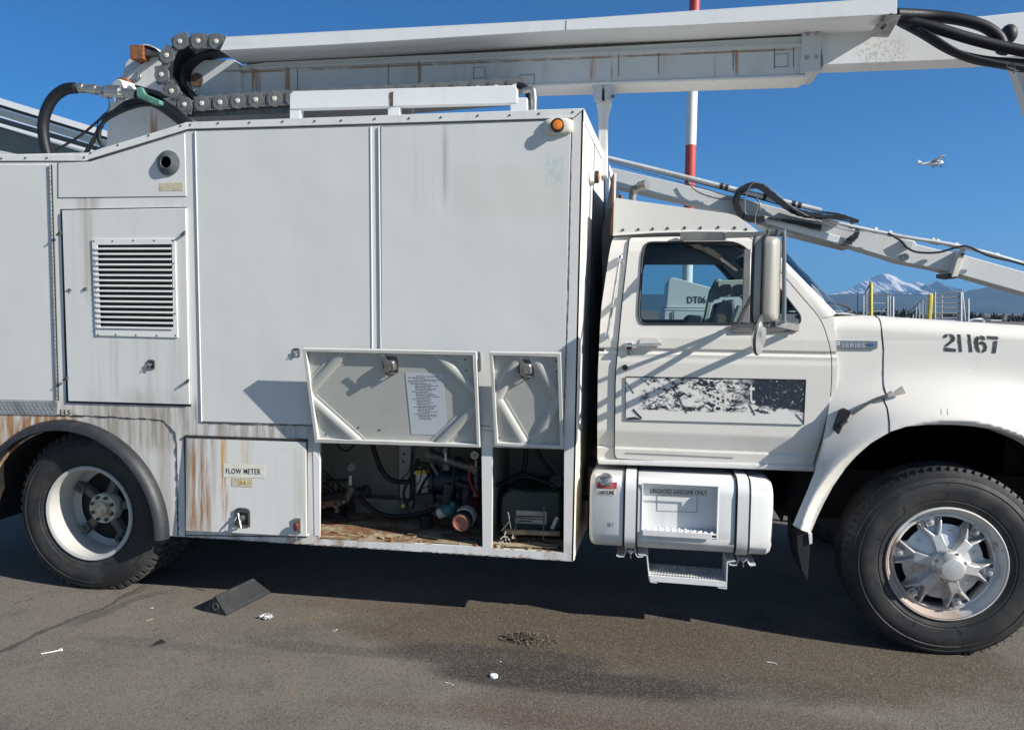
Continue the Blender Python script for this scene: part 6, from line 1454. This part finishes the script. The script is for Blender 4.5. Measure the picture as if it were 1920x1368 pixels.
# boom head at the left, pivot column
m = MB(); m.pp(roundpoly([(352, 132), (366, 113), (440, 112), (450, 130), (450, 196), (368, 196), (350, 170)], 4), 1.06, .34); m.build('boom_heel', M_['beam'], BM, bev=.004)
m = MB(); m.lathe(P(368, 150, 1.05), [(.001, 0), (.05, 0), (.055, .02)], 20, (0, 1, 0)); m.build('heel_pin', M_['brownseam'], BM)
COL = MB(); COL.pp([(198, 300), (203, 200), (226, 148), (298, 97), (330, 108), (372, 130), (400, 180), (330, 262), (300, 300)], 1.12, .35); COL = COL.build('boom_column', paint('column paint', (.56, .57, .57), .42, [(RUST, -3.75, -3.69, 2.95, 3.3, dict(sx=30, sz=2.5, lo=.36, hi=.56, soft=.014, szf=.12, st=.9, dist=.5))], .25), TR, bev=.006)
m = MB(); m.pp([(228, 148), (236, 118), (252, 98), (268, 84), (285, 86), (300, 97), (262, 125)], 1.22, .2); m.build('column_head', M_['beam'], COL, bev=.003)
m = MB(); a = [P(x, y, 1.05) for x, y in ((268, 83), (280, 84), (292, 90), (300, 97))]; m.loft([[p, p+Vector((0, .3, 0)), p+Vector((0, .3, -.006)), p+Vector((0, 0, -.006))] for p in a]); m.build('head_cover', M_['white'], COL)
m = MB(); m.pp([(243, 85), (268, 84), (268, 110), (244, 111)], 1.04, .26); m.build('rusty_bracket', M_['rust'], COL, bev=.002)
m = MB(); m.pp([(268, 90), (296, 97), (290, 102), (268, 104)], 1.06, .2); m.build('bracket_plate', M_['darksteel'], COL)  # small dark steel plate next to the rusty bracket
m = MB(); m.lathe(P(257, 144, 1.115), [(.001, -.02), (.022, -.02), (.024, -.003), (.032, -.003), (.034, 0)], 24, (0, 1, 0)); m.build('column_pin', M_['steel'], COL)
m = MB(); m.lathe(P(220, 164, .98), [(.04, .0), (.058, .0), (.062, .01), (.062, .12), (.04, .12)], 28, (.25, 1, 0)); m.build('swivel_ring', M_['white'], COL)
m = MB(); m.lathe(P(226, 162, 1.06), [(.058, 0), (.070, .005), (.070, .05), (.058, .05)], 28, (.25, 1, 0)); m.build('swivel_gasket', M_['rust'], COL)
def cb(a, b, Y, r, mat, name, par, n=16, r2=None): m = MB(); m.cyl(P(*a, Y), P(*b, Y), r, n, r2); return m.build(name, M_[mat], par)
cb((141, 164), (200, 171), .86, .030, 'steel', 'pipe_fitting', COL); cb((150, 165), (158, 166), .86, .036, 'steel', 'pipe_collar', COL); cb((170, 167), (182, 169), .86, .037, 'steel', 'pipe_collar', COL); cb((190, 178), (232, 180), .84, .018, 'steel', 'handle_pipe', COL)
cb((202, 172), (228, 174), .86, .050, 'steel', 'valve_block', COL); cb((228, 174), (262, 178), .86, .036, 'steel', 'pipe_fitting', COL)
cb((215, 180), (215, 192), .84, .016, 'chrome', 'drain_fitting', COL)
def bh(px, Y, r, mat='hose', par=None, name='hose', n=7): m = MB(); m.tube(spline([P(a[0], a[1], a[2] if len(a) > 2 else Y) for a in px], n), r, 14); return m.build(name, M_[mat], par or COL)
bh([(92, 300), (84, 270), (81, 235), (88, 205), (102, 182), (122, 168), (142, 165)], .84, .040, name='large_hose')
bh([(258, 180), (275, 185), (300, 195), (325, 212), (352, 235), (372, 262)], .80, .045, 'hose', name='large_hose', par=COL)
m = MB(); m.pp(roundpoly([(254, 164), (266, 163), (272, 176), (300, 188), (300, 197), (288, 196), (256, 182)], 3), .72, .05); m.build('green_tape', M_['gtape'], COL, bev=.01)
m = MB(); m.pp([(250, 158), (270, 163), (296, 170), (312, 180), (300, 182), (272, 172), (252, 164)], .74, .05); m.build('torn_tape', M_['hose'], COL, bev=.01)
for px, r in (([(104, 282), (150, 255), (200, 215), (245, 195), (285, 190)], .009), ([(160, 286), (175, 262), (190, 235), (230, 200), (275, 188)], .012), ([(192, 275), (186, 255), (195, 228), (240, 204), (290, 192)], .014), ([(186, 268), (184, 248), (200, 222), (235, 192), (270, 185)], .010), ([(190, 240), (200, 222), (245, 200), (300, 196)], .013), ([(164, 290), (178, 262), (182, 250)], .006), ([(300, 190), (330, 205), (350, 225), (362, 240)], .016), ([(285, 188), (318, 208), (340, 232)], .014), ([(178, 268), (186, 225), (204, 205), (203, 180)], .004)): bh(px, .78, r, name='thin_hose')
m = MB(); m.pp([(254, 224), (269, 216), (265, 224), (258, 227)], 1.117, .004); m.pp([(268, 222), (271, 222), (277, 236), (266, 232)], 1.117, .004); m.build('white_arrow_mark', M_['paper'], COL)
# ---- drag chain ----
links = [(406, 78), (372, 77), (338, 78), (313, 104), (303, 140), (322, 171), (346, 196), (379, 194), (413, 192), (446, 189), (480, 187), (515, 185)]
k = len(links); x, y = 515, 185
while x < 948: x += 34.6; y -= 1.75; links.append((x, y))
DCN = MB(); YC = .86
cen = [P(a, b, YC) for a, b in links]
for a, b in zip(cen, cen[1:]):
    t = (b-a).normalized(); u_ = Vector((t.z, 0, -t.x)) if True else None
    for yy in (0, .19): pass
    DCN.loft([[a+u_*.030+Vector((0, d, 0)), b+u_*.030+Vector((0, d, 0)), b-u_*.030+Vector((0, d, 0)), a-u_*.030+Vector((0, d, 0))] for d in (.012, .20)])
DCN = DCN.build('drag_chain', M_['chain_dark'], BM, smooth=0); lab(DCN, 'black inner core of the cable drag chain')
proto = None
for i, c in enumerate(cen):
    t = (cen[min(i+1, len(cen)-1)]-cen[max(i-1, 0)]).normalized(); u_ = Vector((t.z, 0, -t.x)); L0 = .112
    if proto is None:
        m = MB(); R_ = .056
        m.loft([[Vector((R_*cos(a)*1.0, d, R_*sin(a))) for a in [2*pi*(q+.5)/16 for q in range(16)]] for d in (-.004, .014)])
        # waisted web between two links, with small slots
        for sx in (-1, 1):
            x0, x1 = (.036, .066)
            ou = [(x0*sx, -.05), (x1*sx, -.05), (x1*sx, .05), (x0*sx, .05)]
            hl = [[(sx*(.056+dx), z+dz) for dx, dz in ((-.0045, -.004), (.0035, -.004), (.0035, .004), (-.0045, .004))] for z in (-.034, -.022, -.0, .022, .034)]
            m.holes([(a, .002, b) for a, b in ou], [[(a, .002, b) for a, b in h] for h in hl], .010)
        bm_ = m
        lk = m.build('chain_link', M_['chain'], DCN, smooth=20); proto = lk
        m = MB(); m.lathe((0, -.004, 0), [(.001, -.006), (.006, -.006), (.007, -.003), (.015, -.004), (.017, 0)], 18, (0, 1, 0)); pin = m.build('link_pin', M_['decal'], DCN)
        pin_proto = pin
    else:
        lk = proto.copy(); scene.collection.objects.link(lk); lk.parent = DCN
        pin = pin_proto.copy(); scene.collection.objects.link(pin); pin.parent = DCN
    ang = atan2(-t.z, -t.x) if False else atan2(t.z, t.x)
    for ob in (lk, pin): ob.location = c; ob.rotation_euler = (0, -ang, 0)
m = MB(); inner = [P(a, b, .95) for a, b in sp2([(420, 92), (375, 98), (345, 118), (338, 145), (350, 170), (372, 184)], 5)]
m.loft([[p, p+Vector((0, .16, 0)), p+Vector((.015, .16, -.01)), p+Vector((.015, 0, -.01))] for p in inner]); m.build('chain_inner_hoses', M_['hose'], DCN)
m = MB(); m.pp([(350, 208), (420, 206), (760, 186), (968, 176), (968, 183), (760, 200), (540, 213), (352, 220)], .9, .2); m.build('chain_trough', M_['darksteel'], TR, bev=.002)
# hoses leaving the tray at the right
bh([(1680, 27, .85), (1740, 30), (1800, 37), (1845, 50), (1872, 70), (1880, 92), (1878, 100)], .92, .036, par=BM, name='large_hose')
bh([(1685, 38, .9), (1750, 52), (1820, 73), (1880, 88), (1940, 100), (2050, 118)], .88, .034, par=BM, name='large_hose')
bh([(1690, 44, .95), (1730, 65), (1775, 92), (1825, 112), (1880, 122), (1960, 135)], .86, .024, par=BM, name='hose')
bh([(1700, 52, .95), (1745, 72), (1790, 95), (1840, 108), (1900, 114), (1960, 118)], .9, .014, par=BM, name='thin_hose')
bh([(1690, 40, .95), (1740, 62), (1800, 98), (1860, 116), (1930, 128)], .84, .012, par=BM, name='thin_hose')
m = MB(); m.sphere(P(1891, 65, 1.0), .060, 16, (.8, 1, 1)); m.build('hose_end_ball', M_['rubber'], BM)
m = MB()
for _ in range(8): m.cyl(P(1895+random.uniform(-8, 8), 122+random.uniform(-4, 8), .83), P(1900+random.uniform(-14, 10), 128+random.uniform(-6, 10), .83), .004, 5)
m.build('cable_ties', M_['darksteel'], BM)
# boom rest
BR_ = MB(); BR_.pp([(1118, 190), (1146, 188), (1139, 214), (1138, 330), (1121, 330), (1122, 226)], 1.14, .14); BR_ = BR_.build('boom_rest', M_['white'], TR, bev=.004)
for a in ([(1110, 153), (1129, 152), (1128, 188), (1117, 191), (1113, 186)], [(1133, 153), (1147, 152), (1152, 175), (1146, 190), (1134, 188)]):
    m = MB(); m.pp(a, 1.10, .03); m.build('fork_plate', M_['beam'], BR_, bev=.003)
m = MB(); m.pp([(1127, 158), (1134, 158), (1134, 188), (1127, 188)], 1.2, .1); m.build('fork_gap', M_['darksteel'], BR_)
m = MB(); m.cyl(P(1149, 181, 1.05), P(1149, 181, 1.3), .014, 6); m.build('rest_bolt', M_['darksteel'], BR_)
# ================================================================ LOOSE THINGS ON THE GROUND
def chock():
    a, b = G(424, 1154), G(511, 1110)
    u = (b-a).normalized(); v = Vector((-u.y, u.x, 0)); L_ = .405; wd, ht = .165, .112
    S_ = lambda l, w_, z: a+u*l+v*w_+Vector((0, 0, z))
    rib = [(0, 0), (wd, 0), (wd, .012), (.088, ht-.004), (.082, ht), (.076, ht-.004)]
    f = lambda t, o=0: (lerp(.076, 0, t)-o, lerp(ht-.004, .012, t)+o*.6)
    for k in range(1, 7):
        t0, t1 = (k+.2)/8, (k+.7)/8; rib += [f(t0), f(t0, -.004), f(t1, -.004), f(t1)]
    rib += [(0, .012)]
    t = thing('wheel_chock', a+u*L_/2+v*wd/2, 'black ribbed rubber wheel chock lying on the asphalt ahead of the rear wheel', 'wheel chock')
    m = MB(); m.loft([[S_(l, p[0], p[1]) for p in rib] for l in (0, L_)]); bd = m.build('block', plain('scuffed chock rubber', (.024, .027, .029), .6, 0, .35, 18, .2, dirt=(.05, .048, .044)), t, bev=.0015)
    m = MB(); c0 = S_(0, .078, .045); m.cyl(c0-u*.002, c0+u*.01, .016, 16); m.build('end_hole', M_['black'], t)
    m = MB(); m.lathe(c0, [(.016, -.001), (.022, -.003), (.022, .003)], 20, u); m.build('hole_rim', M_['chain'], t)
chock()
def bit(name, label, cat, px, py, fn, mat, group=None):
    c = G(px, py); m = MB(); fn(m, c); o = m.build(name, mat, smooth=0); tag(o, label, cat, group); return o
def crumple(r, h, n=26, seed=1):
    def f(m, c):
        rnd = random.Random(seed)
        for _ in range(n):
            q = c+Vector((rnd.gauss(0, r*.5), rnd.gauss(0, r*.35), rnd.uniform(.002, h)))
            a = [q+Vector((rnd.uniform(-1, 1)*r*.5, rnd.uniform(-1, 1)*r*.4, rnd.uniform(0, h*.5))) for _ in range(3)]
            m.prism(a, (0, 0, .0015))
    return f
white_l = plain('litter white', (.75, .75, .74), .6)
bit('crumpled_paper', 'crumpled white paper scrap on the asphalt right of the black chock', 'litter', 499, 1160, crumple(.035, .02), white_l)
bit('paper_flake', 'small white paper flake between the rear tyre and the chock', 'litter', 286, 1141, crumple(.013, .006, 8, 3), white_l)
bit('paper_flake', 'tiny bent white strip near the brown stain, right of the crumpled paper', 'litter', 628, 1183, crumple(.014, .006, 6, 5), white_l)
def ziptie(m, c):
    a, b = G(77, 1226), G(114, 1219); up = Vector((0, 0, .004)); m.tube([a+up, a.lerp(b, .5)+up+Vector((0, -.004, 0)), b+up], .0028, 6); m.box(b.x-.007, b.x+.007, b.y-.006, b.y+.006, .001, .010)
bit('cable_tie', 'white cable tie lying on the asphalt at the lower left', 'cable tie', 95, 1222, ziptie, white_l)
def strip(x0, y0, x1, y1, r=.002):
    def f(m, c): up = Vector((0, 0, r)); a, b = G(x0, y0), G(x1, y1); m.tube([a+up, a.lerp(b, .5)+up+Vector((.0, .004, .001)), b+up], r, 6)
    return f
bit('plastic_strip', 'thin white plastic strip near the bottom centre of the ground', 'litter', 842, 1282, strip(834, 1279, 850, 1284), white_l)
bit('plastic_strip', 'thin curved white strip on the brown asphalt left of the front tyre', 'litter', 1447, 1243, strip(1438, 1241, 1457, 1245, .0025), white_l)
bit('straw_piece', 'short tan straw left of the chock', 'litter', 280, 1162, strip(274, 1164, 287, 1160), plain('straw', (.35, .28, .16), .7))
def cap(m, c): m.lathe(c+Vector((0, 0, .0)), [(.001, .010), (.014, .012), (.019, .011), (.0205, .008), (.0205, 0), (.001, 0)], 24, (0, 0, 1))
bit('bottle_cap', 'flat white bottle cap on the dark oily stain', 'bottle cap', 926, 1268, cap, white_l)
bit('paper_flake', 'white speck just above the bottle cap', 'litter', 937, 1241, crumple(.008, .004, 5, 8), white_l)
bit('orange_chip', 'small orange-red chip on the asphalt below the crumpled paper', 'litter', 509, 1238, crumple(.014, .005, 5, 9), plain('orange chip', (.5, .14, .07), .6))
def shard(m, c): m.prism([G(x, y, .003) for x, y in ((283, 1211), (302, 1198), (311, 1204), (297, 1208))], (0, 0, .004))
bit('rubber_shard', 'dark triangular rubber shard on the asphalt below the chock', 'rubber shard', 297, 1205, shard, M_['rubber'])
for k, (x, y, l) in enumerate(((308, 1112, 'black twig between rear tyre and chock'), (56, 1123, 'dark twig below the rear tyre, right one of the pair'), (34, 1129, 'dark twig below the rear tyre, left one of the pair'), (469, 1197, 'black crumb below the chock'), (292, 1180, 'faint dark twig above the triangular shard'), (548, 1297, 'small reddish leaf scrap at the lower left centre'))):
    bit('twig' if k != 3 and k != 5 else 'crumb', l, 'debris', x, y, strip(x-6, y+2+(k % 2), x+6, y-2, .0022) if k != 3 else crumple(.008, .01, 6, 2), plain('twig dark', (.03, .025, .02), .8) if k != 5 else M_['rust'])
def clump(m, c):
    rnd = random.Random(6)
    for _ in range(700):
        a = rnd.uniform(0, 2*pi); r = abs(rnd.gauss(0, .55)); q = c+Vector((cos(a)*r*.16, sin(a)*r*.10, 0)); h = .042*max(0, 1-r*.9)
        q.z = rnd.uniform(0, h)+.001; L_ = rnd.uniform(.006, .030); b = rnd.uniform(0, pi)
        v = Vector((cos(b)*L_, sin(b)*L_, rnd.uniform(-.005, .010))); n = Vector((-sin(b), cos(b), rnd.uniform(-.6, .6)))*rnd.uniform(.002, .006)
        m.prism([q-v/2-n, q+v/2-n*.3, q+v/2+n, q-v/2+n*.6], (0, 0, .0015))
bit('leaf_clump', 'clump of dried dark leaves and dirt on the stained asphalt', 'leaf litter', 985, 1198, clump, plain('dead leaves', (.13, .105, .08), .9, 0, .6, 60, dirt=(.26, .22, .17)))
def dust(m, c):
    rnd = random.Random(16)
    for _ in range(360):
        x = rnd.gauss(585, 38); y = 1158+rnd.gauss(0, 5)-(x-585)*.12; q = G(x, y, .001); L_ = rnd.uniform(.002, .006); b = rnd.uniform(0, pi); m.box(q.x-L_/2, q.x+L_/2, q.y-L_/3, q.y+L_/3, 0, L_*.5)
o = bit('straw_litter', 'scatter of tan crumbs and grit on the brown stain', 'grit', 585, 1158, dust, plain('tan grit', (.30, .23, .13), .9, 0, .5, 80)); o['kind'] = 'stuff'
def grit(m, c):
    rnd = random.Random(21)
    for _ in range(500):
        q = G(rnd.uniform(0, 1900), 1368-230*rnd.random()**1.3, .0); L_ = rnd.uniform(.0010, .0024)
        if q.y > .15: continue
        m.box(q.x-L_, q.x+L_, q.y-L_*.7, q.y+L_*.7, 0, L_)
o = bit('ground_grit', 'pale loose grit strewn over the asphalt', 'grit', 900, 1300, grit, plain('pale grit', (.30, .28, .25), .9, 0, .5, 200)); o['kind'] = 'stuff'
